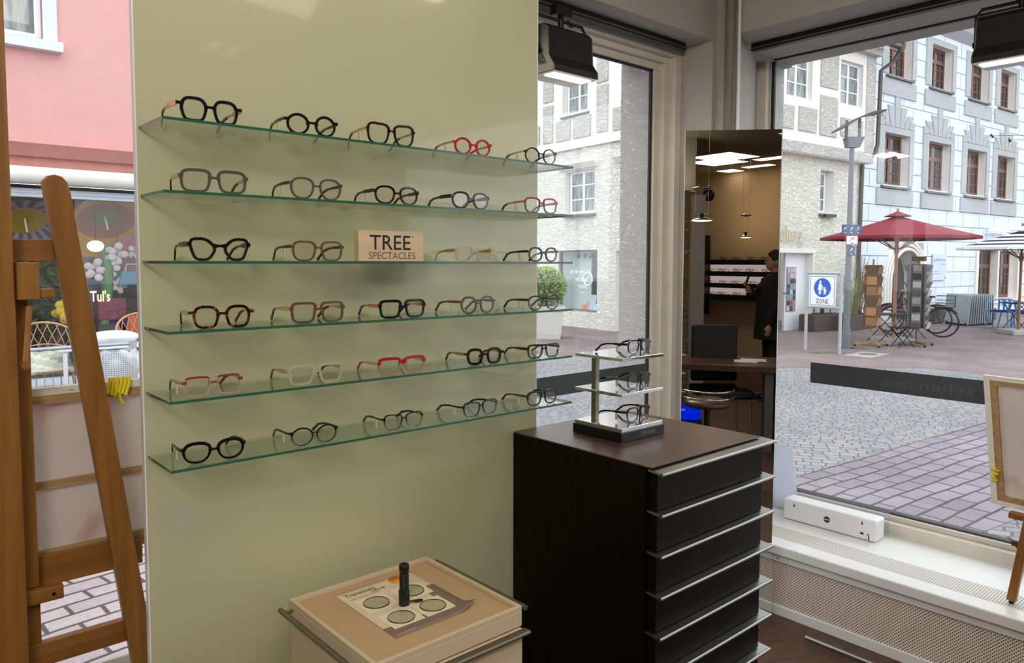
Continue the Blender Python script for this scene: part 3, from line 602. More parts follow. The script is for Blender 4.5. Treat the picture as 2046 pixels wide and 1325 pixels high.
T = frame_T((.889, 1.628, zc_+.0016), (1, .02, 0), (0, 1, 0)); b = text_mb('Transitions', T, .085, .018, bold=.004); T = frame_T((.955, 1.618, zc_+.0016), (1, .02, 0), (0, 1, 0)); b.build('lettering', 'black', card); b = text_mb('GEN8', T, .04, .010); b.build('lettering', 'black', card)
T = frame_T((.889, 1.608, zc_+.0016), (1, .02, 0), (0, 1, 0)); b = text_mb('Light Intelligent Lenses', T, .085, .005); b.build('lettering', 'black', card)
T = frame_T((.885, 1.389, zc_+.0016), (1, 0, 0), (0, 1, 0)); b = text_mb('Transitions', T, .05, .005); b.build('lettering', 'sq', card)
st = MB().lathe((1.043, 1.640, zc_+.0013), [(.0001, .0004), (.0235, .0004), (.0235, 0)], 32).build('sticker', plain('orange sticker', srgb(226, 150, 40), .5), card)
T = frame_T((1.028, 1.648, zc_+.0019), (1, 0, 0), (0, 1, 0)); b = text_mb('NEU', T, .02, .006, bold=.01); text_mb('Das beste', frame_T((1.026, 1.638, zc_+.0019), (1, 0, 0), (0, 1, 0)), .032, .005, mb=b); b.build('lettering', 'black', st)
for (x, y), w_ in zip(LP, ['at the back corner by the printed title', 'behind the black torch', 'near the curled card corner', 'at the front, below the black torch']):
    b = MB(); b.lathe((x, y, zc_+.0022), [(.0001, .0032), (.018, .0028), (.031, .0016), (.0325, .0008)], 40, 0); b.lathe((x, y, zc_+.0022), [(.0314, .0018), (.0327, .0008), (.0327, -.0001), (.0318, -.0002)], 40, 1)
    tag(b.build('test_lens', ['tester', CLR['gunmetal']]), 'round grey demonstration lens %s' % w_, 'lens', 'round lenses on the sample card')
fl = thing('torch', 'small black torch standing upright on the lens sample card', 'torch', (.978, 1.505, zc_+.002))
b = MB(); b.lathe((.978, 1.505, zc_+.002), [(.0001, 0), (.0125, 0), (.0132, .002), (.0132, .034), (.0118, .037), (.0112, .04), (.0112, .083), (.0118, .086), (.0125, .089), (.0125, .099), (.011, .101), (.010, .0995), (.0001, .0995)], 28)
for k in range(10): b.lathe((.978, 1.505, zc_+.046+k*.0036), [(.0112, 0), (.0118, .0008), (.0118, .0016), (.0112, .0024)], 24)
b.build('barrel', 'black', fl)
lp = [(.990, 1.499, zc_+.008)]+[(1.006+.014*math.cos(a)*1.0+.004, 1.494+.005*math.sin(a), zc_+.010+.006*math.cos(a*.5)) for a in [PI+2*PI*k/14 for k in range(15)]]
MB().tube(lp, .0022, 6).build('wrist_loop', 'black', fl)

# ------------------------------------------------------------------ dark chest of drawers
dc = thing('chest_of_drawers', 'dark wenge chest of many shallow drawers with aluminium edge pulls', 'chest of drawers', (1.84, 1.5, 0)); X0, X1, Y0, Y1, ZT = 1.572, 2.115, 1.221, 1.775, 1.105
b = MB(); b.box(X0, X1, Y0+.02, Y1, .0, ZT-.006); b.build('carcass', 'darkwood', dc, .0015)
MB().box(X0, X1, Y0, Y1, ZT-.005, ZT).build('top', 'darktop', dc, .001)
for k in range(9):
    zt2 = ZT-.012-k*.1117; zb2 = zt2-.107
    if zb2 < .03: break
    d_ = MB().box(X0+.012, X1-.002, Y0-.012, Y0+.018, zb2, zt2).build('drawer', 'darkwood', dc, .001)
    b = MB(); b.prism([(X0+.000, Y0+.012, zt2+.004), (X0+.000, Y0-.034, zt2+.001), (X0+.000, Y0-.034, zt2-.006), (X0+.000, Y0+.012, zt2-.001)], [(X1+.03, Y0+.012, zt2+.004), (X1+.03, Y0-.034, zt2+.001), (X1+.03, Y0-.034, zt2-.006), (X1+.03, Y0+.012, zt2-.001)]); b.cyl((X0, Y0-.035, zt2-.003), (X1+.03, Y0-.035, zt2-.003), .0052, 12)
    b.build('edge_pull', 'alu', d_)
# ------------------------------------------------------------------ counter display stand with three pairs
sx0, sx1, sy0, sy1 = 1.715, 1.915, 1.446, 1.640
ds = thing('display_stand', 'three-tier mirrored display stand with black base lettered TOM FORD on the dark chest', 'display stand', (1.815, 1.54, ZT+.001))
bk = MB().box(sx0-.004, sx1+.004, sy0-.004, sy1+.004, ZT+.001, ZT+.030).build('base', 'black', ds, .001)
T = frame_T((1.800, sy0-.0047, ZT+.010), (1, 0, 0), (0, 0, 1)); text_mb('TOM FORD', T, .075, .0125).build('lettering', 'alu', bk)
MB().box(sx0, sx1, sy0, sy1, ZT+.030, ZT+.0425).build('mirror_plate', 'chrome', ds, .0008)
PL = [ZT+.0425, 1.253, 1.361]
for z in PL[1:]: MB().box(sx0, sx1, sy0, sy1, z-.010, z).build('mirror_plate', 'chrome', ds, .0008)
MB().box(1.748, 1.766, 1.582, 1.600, ZT+.0425, 1.352).build('post', 'aludull', ds, .001)
for z in PL:
    b = MB(); b.cyl((1.858, 1.492, z), (1.858, 1.492, z+.046), .0022, 10); b.tube([(1.848, 1.492, z+.046), (1.868, 1.492, z+.046)], .003, 8); b.build('support_peg', 'black', ds)
def gstand(z, label, kind, up, lo, tm, **kw):
    make_glasses('eyeglasses', label, .134, .046, kind, up, lo, tm, 'black', loc=(1.853, 1.488, z+.0005), yaw=6, group='spectacles on the mirrored stand', ttop=.0035, thick=.0026, **kw)
gstand(PL[2], 'dark blue grey round glasses on the top tier of the mirrored stand', 'panto', 'bluec', 'bluec', 'gunmetal', tagm=True)
gstand(PL[1], 'translucent blue grey glasses on the middle tier of the mirrored stand', 'softrect', 'bluec', 'greyc', 'silver', tagm=True)
gstand(PL[0], 'dark fading to clear glasses on the bottom tier of the mirrored stand', 'softrect', 'black', 'greyc', 'gunmetal', tagm=True)

# ------------------------------------------------------------------ tall mirror in the corner
P_ = [EYE+ray(x, y)*(((M0-EYE)@MN)/(ray(x, y)@MN)) for x, y in [(1370, 262), (1555, 600)]]
mc = (np.array(P_[0][:2])+np.array([3.121, 1.728]))/2; mt = thing('standing_mirror', 'tall narrow frameless mirror standing behind the dark chest in the corner', 'mirror', (mc[0], mc[1], 0), 0)
e1 = Vector((P_[0][0], P_[0][1], 0)); e2 = Vector((3.121, 1.728, 0)); bk_ = Vector((MN[0], MN[1], 0))
b = MB(); q = [e1+bk_*.003, e2+bk_*.003, e2+bk_*.022, e1+bk_*.022]; b.prism([p+Vector((0, 0, .36)) for p in q], [p+Vector((0, 0, 2.240)) for p in q]); b.build('backing_board', 'sillw', mt)
q = [e1, e2, e2+bk_*.003, e1+bk_*.003]; b = MB(); b.prism([p+Vector((0, 0, .36)) for p in q], [p+Vector((0, 0, 2.241)) for p in q]); b.build('mirror_glass', 'mirror', mt)
fv = e2-e1; b = MB()
for k in (.2, .8): p = e1+fv*k+bk_*.012; b.bar(p+Vector((0, 0, 0)), p+Vector((0, 0, .38)), .03, .02)
b.bar(e1+fv*.2-bk_*.12, e1+fv*.2+bk_*.10, .03, .02); b.bar(e1+fv*.8-bk_*.12, e1+fv*.8+bk_*.10, .03, .02); b.build('foot', 'aludull', mt)

# ------------------------------------------------------------------ sill things
X = 3.531
sb = thing('light_box', 'long white plastic box with a round black badge standing on the wide sill', 'box', (3.585, 1.665, ZS)); ya, yb, zh_ = 1.434, 1.898, .446
MB().box(X, X+.10, ya, yb, ZS+.0005, zh_).build('housing', 'white', sb, .010)
b = MB(); b.cyl((X-.0008, 1.668, .392), (X+.001, 1.668, .392), .0155, 28); bd = b.build('badge', 'black', sb)
b = MB(); b.box(X-.0014, X-.0008, 1.655, 1.681, .390, .3935); b.build('badge_stripe', 'white', bd)
for yy in (1.838, 1.498):
    b = MB(); b.cyl((X-.0008, yy, .417), (X+.001, yy, .417), .0045, 14); b.box(X-.0008, X+.001, yy-.0018, yy+.0018, .418, .430); b.build('keyhole', 'black', sb)
MB().box(X-.0008, X+.001, 1.490, 1.505, .366, .376).build('socket', 'black', sb)
b = MB(); b.box(X-.0008, X+.001, 1.464, 1.474, .343, .375); b.build('cable_slot', 'black', sb)
MB().tube([(X-.003, 1.469, .372), (X-.008, 1.468, .355), (X-.02, 1.462, ZS+.004), (X-.035, 1.445, ZS+.003), (X-.05, 1.44, ZS+.003), (X-.06, 1.47, ZS+.003), (X-.05, 1.52, ZS+.003), (X-.06, 1.56, ZS+.003)], .0022, 6).build('cable', 'white', sb)
M['acry'] = clear('clear acrylic sheet', (.93, .95, .96, 1), 1.55, 0., 1.6)
b = MB(); b.box(X+.128, X+.131, 1.425, 1.905, ZS+.0005, .460); tag(b.build('acrylic_sheet', 'acry'), 'clear acrylic sheet standing upright on the sill behind the white light box', 'acrylic sheet')
def cardtr():
    t = NT('pale blue white card'); v = t.coord(); nz_ = t.n('ShaderNodeTexNoise', Scale=60.); t.l(v, nz_.inputs['Vector']); cc = t.mix(nz_.outputs[0], srgb(226, 232, 242), srgb(236, 240, 248))
    d = t.n('ShaderNodeBsdfDiffuse'); t.l(cc, d.inputs[0]); tl = t.n('ShaderNodeBsdfTranslucent'); t.l(cc, tl.inputs[0]); mx = t.n('ShaderNodeMixShader'); mx.inputs[0].default_value = .55; t.l(d.outputs[0], mx.inputs[1]); t.l(tl.outputs[0], mx.inputs[2]); t.l(mx.outputs[0], t.out.inputs[0]); return t.m
_t = onX(1583, 894, 3.655); _b = onX(1596, 1020, 3.655); CT, ZTP, CB = float(_t[1]), float(_t[2]), float(_b[1])
ca = thing('acrylic_card_holder', 'plain white card in an upright clear holder at the corner end of the wide sill', 'card holder', (3.66, 1.98, ZS))
b = MB(); b.prism([(3.655, CB, ZS+.005), (3.655, CB+.16, ZS+.005), (3.657, CB+.16, ZS+.005), (3.657, CB, ZS+.005)], [(3.655, CT, ZTP), (3.655, CT+.14, ZTP), (3.657, CT+.14, ZTP), (3.657, CT, ZTP)]); b.build('card_sheet', cardtr(), ca)
b = MB(); b.box(3.645, 3.685, CB, CB+.16, ZS+.0003, ZS+.004); b.build('foot_plate', 'acry', ca)
# dark lettered film strips on the panes
M['film'] = plain('dark grey window film', srgb(58, 62, 66), .5, var=.03)
M['filmtext'] = plain('faded grey print', srgb(78, 82, 86), .6)
fm = thing('window_film', 'dark grey film strip across the wide window with mirrored lettering', 'window film', (3.744, 1.0, 1.02))
b = MB(); b.box(3.7425, 3.7445, -1.6, 1.878, 1.022, 1.128); b.build('film_strip', 'film', fm)
T = frame_T((3.7422, .95, 1.052), (0, 1, 0), (0, 0, 1)); text_mb('wir sehen uns.', T, .58, .046).build('lettering', 'filmtext', fm)
tag(MB().box(-1.4, 3.0, 2.3715, 2.3735, 1.045, 1.137).build('window_film', 'film'), 'dark grey film strip across the narrow window beside the mirrored stand', 'window film')

# ------------------------------------------------------------------ easel in front of the narrow window
def yprism(poly, y0, y1, mb=None, mi=0): mb = mb or MB(); return mb.prism([(x, y0, z) for x, z in poly], [(x, y1, z) for x, z in poly], mi)
ez = thing('studio_easel', 'large oiled wooden studio easel standing left of the cream panel', 'easel', (.1, 1.95, 0))
poly = [(.5915, .0), (.6415, .0), (.3735, 1.80), (.371, 1.822), (.362, 1.836), (.346, 1.840), (.330, 1.836), (.320, 1.824), (.3205, 1.80)]
poly = [(.600, -.0), (.650, -.0), (.374, 1.81), (.369, 1.828), (.358, 1.839), (.344, 1.842), (.330, 1.838), (.320, 1.826), (.3195, 1.81), (.388, 1.35)]
def legline(z, c): return c+(z-1.83)*(-.1325)
poly = [(legline(0, .320), 0), (legline(0, .372), 0), (legline(1.80, .372), 1.80), (.370, 1.826), (.360, 1.838), (.345, 1.842), (.331, 1.838), (.321, 1.826), (legline(1.80, .320), 1.80)]
yprism(poly, 1.935, 1.962).build('leg', 'easel', ez, .003)
cxm = .09
yprism([(2*cxm-x, z) for x, z in poly][::-1], 1.935, 1.962).build('leg', 'easel', ez, .003)
b = MB(); b.box(-.16, .345, 1.963, 1.985, 1.648, 1.698); b.build('crosspiece', 'easelh', ez, .002)
b = MB(); b.box(.10, .259, 1.915, 1.934, .10, 2.25); b.build('mast', 'easel', ez, .002)
b = MB(); b.box(.226, .291, 1.964, 1.992, .905, 1.647); b.build('slider', 'easel', ez, .002)
b = MB(); b.box(.240, .292, 1.966, 1.983, .745, .9035); b.build('slider', 'easel', ez, .002)
b = MB(); b.box(-.30, .505, 1.963, 1.985, .715, .770); b.build('crosspiece', 'easelh', ez, .002)
b = MB(); b.box(-.20, .519, 2.005, 2.06, .905, .925); b.box(-.20, .519, 1.993, 2.005, .890, .965); b.box(-.2, .519, 2.051, 2.061, .925, .94); b.build('canvas_tray', 'easelh', ez, .003)
b = MB(); b.box(.215, .335, 1.940, 1.962, .873, .905); b.cyl((.315, 1.938, .889), (.315, 1.941, .889), .004, 10, 1); b.build('bracket', ['easelh', 'black'], ez, .002)
b = MB(); b.box(.262, .303, 1.90, 1.962, 1.565, 1.646); b.build('clamp_block', 'easel', ez, .002)
b = MB(); b.box(.303, .334, 1.91, 1.95, 1.568, 1.588); b.build('clamp_peg', 'easelh', ez, .002)
b = MB(); b.bar((.285, 1.925, 1.548), (.270, 1.90, 1.425), .012, .02, up=(0, 1, 0)); b.cyl((.270, 1.885, 1.425), (.270, 1.915, 1.425), .009, 14); b.cyl((.285, 1.915, 1.546), (.285, 1.938, 1.546), .006, 14); b.build('ratchet_arm', 'easel', ez, .0015)
def canvas_y(label, x0, x1, z0, z1, y, cat='canvas'):
    t = thing('stretched_canvas', label, cat, ((x0+x1)/2, y, z0)); b = MB(); b.box(x0, x1, y+.018, y+.021, z0, z1); b.build('canvas_cloth', 'canvas', t)
    b = MB(); 
    for q in ((x0, x1, z1-.003, z1), (x0, x1, z0, z0+.003), (x0, x0+.003, z0+.003, z1-.003), (x1-.003, x1, z0+.003, z1-.003)): b.box(q[0], q[1], y-.001, y+.018, q[2], q[3])
    for q in ((x0, x1, z1-.018, z1-.003), (x0, x0+.014, z0, z1-.018), (x1-.014, x1, z0, z1-.018)): b.box(q[0], q[1], y-.001, y, q[2], q[3])
    for k in range(9): xx = x0+.03+(x1-x0-.06)*k/8; b.box(xx-.006, xx+.006, y-.0018, y-.001, z1-.0105, z1-.0095, 1)
    b.build('folded_edge', ['canvasw', 'black'], t)
    b = MB(); b.box(x0+.003, x1-.003, y, y+.018, z1-.038, z1-.003); b.box(x0+.003, x1-.003, y, y+.018, z0+.003, z0+.035); b.box(x0+.003, x0+.04, y, y+.018, z0+.035, z1-.038); b.box(x1-.04, x1-.003, y, y+.018, z0+.035, z1-.038); b.box(x0+.04, x1-.04, y+.006, y+.0175, (z0+z1)/2-.03, (z0+z1)/2-.012)
    b.build('stretcher_bar', 'stretch', t); return t
cv = canvas_y('large stretched canvas seen from behind, resting on the studio easel', -.28, .62, .926, 1.352, 2.025)
b = MB(); 
tg = thing('cable_tag_bundle', 'bundle of yellow plastic tags hooked over the canvas edge on the studio easel', 'tags', (.50, 2.07, 1.36))
b = MB()
for k in range(6):
    x = .462+.009*k; b.tube([(x, 2.024+.004*(k % 2), 1.358), (x-.001, 2.016, 1.360), (x-.004, 2.012, 1.345), (x-.008-.001*k, 2.010, 1.325-.004*(k % 3))], .0042, 7)
b.tube([(.480, 2.014, 1.335), (.482, 2.010, 1.305), (.488, 2.010, 1.298)], .004, 7)
b.build('tag_loop', 'yellow', tg)

# ------------------------------------------------------------------ easel and canvas on the wide sill
e2_ = thing('table_easel', 'wooden easel standing with one foot on the wide white sill', 'easel', (3.30, .82, ZS))
b = MB(); b.bar((3.30, .826, .352), (3.335, .752, .95), .030, .030, up=(1, 0, 0)); b.build('leg', 'easel', e2_, .002)
b = MB(); b.bar((3.33, .40, .352), (3.345, .60, .95), .030, .030, up=(1, 0, 0)); b.build('leg', 'easel', e2_, .002)
b = MB(); b.cyl((3.30, .826, ZS+.0005), (3.30, .826, .354), .009, 14); b.build('rubber_foot', 'black', e2_)
b = MB(); b.cyl((3.33, .40, ZS+.0005), (3.33, .40, .354), .009, 14); b.build('rubber_foot', 'black', e2_)
b = MB(); b.prism([(3.31, .80, .565), (3.33, .855, .585), (3.33, .80, .52)], [(3.325, .80, .565), (3.345, .855, .585), (3.345, .80, .52)]); b.build('clamp', 'black', e2_)
b = MB(); b.bar((3.305, .835, .575), (3.315, .755, .57), .012, .02); b.build('hinge_band', plain('brown leather', srgb(92, 48, 24), .5), e2_)
b = MB(); b.bar((3.36, .86, .668), (3.36, .30, .655), .04, .022); b.build('ledge', 'easelh', e2_, .002)
def slab(t, name, corners, d, mat, mi=0): b = MB(); b.ext(corners, d); return b.build(name, mat, t)
cr = thing('stretched_canvas', 'stretched canvas seen from behind, propped on the easel at the wide window', 'canvas', (3.45, .7, .67))
A = Vector((3.44, .995, 1.194)); Bb = Vector((3.42, .940, .678)); xd = Vector((.02, -1, -.03)).normalized(); dn = (Bb-A); nn = Vector((1, .02, .02)); L_ = .60
def qp(u, v, o_=0.): return A+xd*(u*L_)+dn*v+nn*o_
b = MB(); b.prism([qp(0, 0, .018), qp(1, 0, .018), qp(1, 1, .018), qp(0, 1, .018)], [qp(0, 0, .021), qp(1, 0, .021), qp(1, 1, .021), qp(0, 1, .021)]); b.build('canvas_cloth', 'canvas', cr)
b = MB()
for (u0, v0, u1, v1) in ((0, 0, 1, .035), (0, .965, 1, 1), (0, .035, .036, .965), (.964, .035, 1, .965)): b.prism([qp(u0, v0, -.001), qp(u1, v0, -.001), qp(u1, v1, -.001), qp(u0, v1, -.001)], [qp(u0, v0, .0175), qp(u1, v0, .0175), qp(u1, v1, .0175), qp(u0, v1, .0175)])
b.build('folded_edge', 'canvasw', cr)
b = MB()
for (u0, v0, u1, v1) in ((.036, .035, .964, .07), (.036, .925, .964, .965), (.036, .07, .075, .925), (.925, .07, .964, .925)): b.prism([qp(u0, v0, .002), qp(u1, v0, .002), qp(u1, v1, .002), qp(u0, v1, .002)], [qp(u0, v0, .0176), qp(u1, v0, .0176), qp(u1, v1, .0176), qp(u0, v1, .0176)])
b.build('stretcher_bar', 'stretch', cr)
b = MB()
for k in range(14): c_ = qp(.02+random.random()*.04, .71+random.random()*.12, -.004-random.random()*.006); b.ball(c_, .006, .007, .005, 5)
tag(b.build('yellow_blossom', 'yellow'), 'small yellow plastic cluster clipped on the edge of the canvas at the wide window', 'decoration')

# ------------------------------------------------------------------ lamp light inside
GLOW = emit('ceiling panel glow', (1, .88, .66, 1), 5.)
def ceil_panel(name, pts, lab, grp='ceiling light panels'):
    t = thing(name, lab, 'ceiling light', (sum(p[0] for p in pts)/4, sum(p[1] for p in pts)/4, CEIL), 0, grp)
    b = MB(); b.prism([(x, y, CEIL-.010) for x, y in pts], [(x, y, CEIL-.004) for x, y in pts]); b.build('diffuser', GLOW, t)
    cx, cy = sum(p[0] for p in pts)/4, sum(p[1] for p in pts)/4; e = [(cx+(x-cx)*1.06, cy+(y-cy)*1.06) for x, y in pts]
    b = MB(); b.prism([(x, y, CEIL-.006) for x, y in e], [(x, y, CEIL-.0005) for x, y in e]); b.build('frame', 'white', t); return t
def rect(x, y, sx, sy): return [(x-sx, y-sy), (x+sx, y-sy), (x+sx, y+sy), (x-sx, y+sy)]
ceil_panel('ceiling_panel', rect(-1.56, -3.97, .33, .33), 'large square light panel, brightest in the mirror reflection')
ceil_panel('ceiling_panel', rect(-1.2, -4.6, .28, .10), 'slim light panel at the right edge of the mirror reflection')
ceil_panel('ceiling_panel', rect(-1.86, -5.18, .24, .09), 'slim light panel lower right of the big panel in the mirror')
ceil_panel('ceiling_panel', rect(-2.5, -5.35, .15, .15), 'small light panel lower left in the mirror reflection')
# spots whose points of light show in the glossy panel
sp_lab = ['pair-left spot', 'pair-right spot', 'upper spot', 'far spot', 'near spot']
for k, (x, y) in enumerate([(408, 98), (414, 98), (431, 87), (476, 96), (458, 105)]):
    p = onY(x, y, PY); d = ray(x, y); d = d*np.array([1, -1, 1]); q = p+d*((CEIL-.02-p[2])/d[2])
    q[1] = max(q[1], -5.3)
    b = MB(); b.lathe((q[0], q[1], CEIL-.03), [(.0001, .004), (.02, .004)], 16, 1); b.lathe((q[0], q[1], CEIL-.03), [(.02, .004), (.036, 0), (.042, 0), (.042, .03)], 16, 0)
    tag(b.build('ceiling_spot', ['chrome', emit('spot glow', (1, .86, .6, 1), 22.)]), 'small recessed ceiling spot mirrored as a light point high on the cream panel', 'ceiling spot', 'ceiling spots mirrored in the panel')
WARM = (1, .89, .73)
area('shop_fill_light', (.9, .3, CEIL-.12), 1.8, 12, WARM, target=(1.1, 1.75, 1.0), size_y=.45)  # unseen fill added to light the cream panel softly
area('shop_fill_light', (-1.1, -.7, CEIL-.12), .9, 58, (1, .93, .82), target=(1.3, 1.75, .3), size_y=.6)  # unseen fill added to brighten the left and lower panel
area('shop_fill_light', (2.2, .4, CEIL-.06), .5, 8, WARM)  # unseen fill added near the window corner
area('shop_fill_light', (-.2, -1.0, CEIL-.06), .5, 10, WARM)  # unseen fill added for the back of the shop
area('shop_fill_light', (-.6, -.6, CEIL-.06), .8, 10, WARM)  # unseen fill added to lift the mirrored room
area('shop_fill_light', (-1.7, -4.0, CEIL-.06), .6, 9, WARM)  # sits under the large ceiling panel and adds to its light
area('shop_fill_light', (.6, -3.0, CEIL-.06), .8, 4, WARM)  # unseen fill added deep in the shop
area('floodlight_light', (2.19, 2.16, 2.38), .2, 5, (1, .9, .7), target=(2.4, 2.3, 1.))
area('floodlight_light', (3.48, .93, 2.43), .2, 5, (1, .9, .7), target=(3.7, .9, 1.))

# ================================================================== the square outside
ST = -.10
def S(x, y): return onZ(x, y, ST)
# ground
b = MB(); b.box(-40, 70, 2.6, 60, ST-.15, ST); b.box(3.92, 70, -40, 2.6, ST-.15, ST); struct(b.build('ground_1', 'cobble', origin=False), 'grey granite sett paving of the square')
def patch(name, pts, mat, z, lab): b = MB(); b.prism([(x, y, ST-.05) for x, y in pts], [(x, y, ST+z) for x, y in pts]); return struct(b.build(name, mat, origin=False), lab)
patch('ground_2', [(3.92, 3.12), (14, 2.22), (16, .6), (16, -1.5), (7.2, 1.28), (5.3, 1.56), (3.92, 1.76)], 'redpave', .004, 'reddish rectangular pavers outside the wide window')
patch('ground_3', [(9.2, 11.3), (10.6, 8.2), (11.5, 6.3), (13.3, 4.7), (13.3, 3.0), (17, -2), (50, -20), (50, 30), (26, 26), (12, 13.5)], 'redfar', .003, 'worn red brick paving on the far side of the square')
patch('ground_4', [(-8, 3.0), (4.2, 3.0), (4.2, 5.6), (-8, 5.6)], 'palepave', .004, 'pale pink brick paving before the narrow window')
rs = MB(); rs.box(13.9, 14.75, 5.85, 6.35, ST+.0035, ST+.012); g_ = thing('manhole_cover', 'flat square stone slab with manhole set in the brick paving', 'manhole cover', (14.35, 6.1, ST))
rs.build('slab', plain('worn slab', srgb(168, 162, 158), .8, var=.1), g_); MB().cyl((14.4, 6.1, ST+.012), (14.4, 6.1, ST+.016), .16, 24).build('lid', plain('iron lid', srgb(112, 106, 104), .6), g_)

M['roughw'] = stucco('coarse off white roughcast', srgb(242, 240, 228), .85, 5.)
M['smoothw'] = plain('smooth pale render', srgb(230, 226, 220), .85, var=.03, scale=3, bump=.05)
M['reliefw'] = stucco('grey relief stucco panel', srgb(212, 210, 202), .8, 5.)
M['stonet'] = stucco('pale stone surround', srgb(208, 212, 214), .7, 12.)
M['winw'] = plain('white casement paint', srgb(240, 244, 246), .5, var=.02)
M['winbr'] = plain('chestnut casement paint', srgb(104, 56, 32), .45, var=.1)
M['ledge'] = plain('slate sill', srgb(106, 108, 106), .7, var=.12)
M['rooft'] = pavers('red brown roof tiles', srgb(150, 96, 78), srgb(120, 84, 72), srgb(70, 48, 42), .25, .3, 0)
M['gutter'] = plain('zinc gutter', srgb(92, 86, 80), .45, .6)
def glassdark():
    t = NT('old window glazing'); v = t.coord((3, 3, .6)); nz_ = t.n('ShaderNodeTexNoise', Scale=3., Detail=3.); t.l(v, nz_.inputs['Vector'])
    t.bsdf(t.ramp(nz_.outputs[0], [(.4, srgb(96, 104, 104)), (.6, srgb(150, 156, 154))]), .25); return t.m
M['glassd'] = glassdark(); M['glassdk'] = plain('dark glazing', srgb(44, 46, 50), .06, var=.2, scale=3)
def ashlar():
    t = NT('bluish white painted ashlar'); tc = t.n('ShaderNodeTexCoord'); s = t.n('ShaderNodeSeparateXYZ'); t.l(tc.outputs['Object'], s.inputs[0])
    cb = t.n('ShaderNodeCombineXYZ'); t.l(s.outputs[0], cb.inputs[0]); t.l(s.outputs[2], cb.inputs[1])
    br = t.n('ShaderNodeTexBrick'); br.inputs['Scale'].default_value = 1.; br.inputs['Mortar Size'].default_value = .011; br.inputs['Mortar Smooth'].default_value = .1; br.inputs['Brick Width'].default_value = 1.18; br.inputs['Row Height'].default_value = .486
    c1 = srgb(216, 226, 237); br.inputs['Color1'].default_value = c1; br.inputs['Color2'].default_value = srgb(210, 220, 232); br.inputs['Mortar'].default_value = srgb(104, 110, 122); t.l(cb.outputs[0], br.inputs['Vector'])
    nz_ = t.n('ShaderNodeTexNoise', Scale=1.2, Detail=4.); t.l(tc.outputs['Object'], nz_.inputs['Vector'])
    t.bsdf(t.mix(.25, br.outputs[0], t.ramp(nz_.outputs[0], [(.3, (.86, .87, .9, 1)), (.7, (1.05, 1.04, 1.03, 1))]), 'MULTIPLY'), .85); return t.m
M['ashlar'] = ashlar()

def face_T(O, d):   # local x along the facade to the right, y into the house, z up from the street
    d = Vector((d[0], d[1], 0)).normalized(); m = Matrix((d, Vector((-d.y, d.x, 0)), Vector((0, 0, 1)))).transposed().to_4x4(); m.translation = Vector((O[0], O[1], ST)); return m
def wall_grid(mb, s0, s1, h0, h1, ops, y=0., dep=.3, mi=0, mj=1):
    xs = sorted({s0, s1, *[o[0] for o in ops], *[o[1] for o in ops]}); hs = sorted({h0, h1, *[o[2] for o in ops], *[o[3] for o in ops]})
    xs = [x for x in xs if s0 <= x <= s1]; hs = [h for h in hs if h0 <= h <= h1]
    for i in range(len(xs)-1):
        for j in range(len(hs)-1):
            cx_, ch = (xs[i]+xs[i+1])/2, (hs[j]+hs[j+1])/2
            if any(o[0] < cx_ < o[1] and o[2] < ch < o[3] for o in ops): continue
            mb.add([(xs[i], y, hs[j]), (xs[i+1], y, hs[j]), (xs[i+1], y, hs[j+1]), (xs[i], y, hs[j+1])], [(0, 1, 2, 3)], mi)
    for o in ops:
        a, b_, c, d = o[:4]; q = [(a, c), (b_, c), (b_, d), (a, d)]
        for k in range(4): (x0, z0), (x1, z1) = q[k], q[(k+1) % 4]; mb.add([(x0, y, z0), (x1, y, z1), (x1, y+dep, z1), (x0, y+dep, z0)], [(0, 1, 2, 3)], mj)
    mb.add([(s0, y+.45, h0), (s1, y+.45, h0), (s1, y+.45, h1), (s0, y+.45, h1)], [(0, 3, 2, 1)], mi) if not ops else None
    mb.add([(s0, y, h1), (s1, y, h1), (s1, y+.45, h1), (s0, y+.45, h1)], [(0, 1, 2, 3)], mi); mb.add([(s0, y, h0), (s1, y, h0), (s1, y+.45, h0), (s0, y+.45, h0)], [(3, 2, 1, 0)], mi)
    for sx in (s0, s1): mb.add([(sx, y, h0), (sx, y+.45, h0), (sx, y+.45, h1), (sx, y, h1)], [(0, 1, 2, 3)], mi)
def bwindow(root, T, s0, s1, h0, h1, y=.2, mat='winw', glass='glassd', cols=2, rows=3, fr=.06, mun=.028, sill=True, trans=0.):
    b = MB(T); b.box(s0, s1, y, y+.06, h0, h0+fr); b.box(s0, s1, y, y+.06, h1-fr, h1); b.box(s0, s0+fr, y, y+.06, h0+fr, h1-fr); b.box(s1-fr, s1, y, y+.06, h0+fr, h1-fr); cm = (s0+s1)/2
    b.box(cm-fr*.6, cm+fr*.6, y-.005, y+.05, h0+fr, h1-fr)
    if trans: ht = h0+(h1-h0)*trans; b.box(s0+fr, s1-fr, y-.012, y+.05, ht-fr*.6, ht+fr*.6)
    for r in range(1, rows):
        z = h0+(h1-h0)*r/rows
        if trans and abs(z-ht) < .12: continue
        b.box(s0+fr, s1-fr, y+.005, y+.04, z-mun/2, z+mun/2)
    if cols > 2:
        for a, c in ((s0+fr, cm-fr*.6), (cm+fr*.6, s1-fr)): b.box((a+c)/2-mun/2, (a+c)/2+mun/2, y+.005, y+.04, h0+fr, (ht if trans else h1)-fr)
    f = b.build('window', mat, root); b = MB(T); b.box(s0+fr*.5, s1-fr*.5, y+.02, y+.03, h0+fr*.5, h1-fr*.5); b.build('pane', glass, f)
    if sill: b = MB(T); b.prism([(s0-.08, -.10, h0-.10), (s1+.08, -.10, h0-.10), (s1+.08, y, h0-.06), (s0-.08, y, h0-.06)], [(s0-.08, -.10, h0-.05), (s1+.08, -.10, h0-.05), (s1+.08, y, h0+.005), (s0-.08, y, h0+.005)]); b.build('window_sill', 'ledge', f)
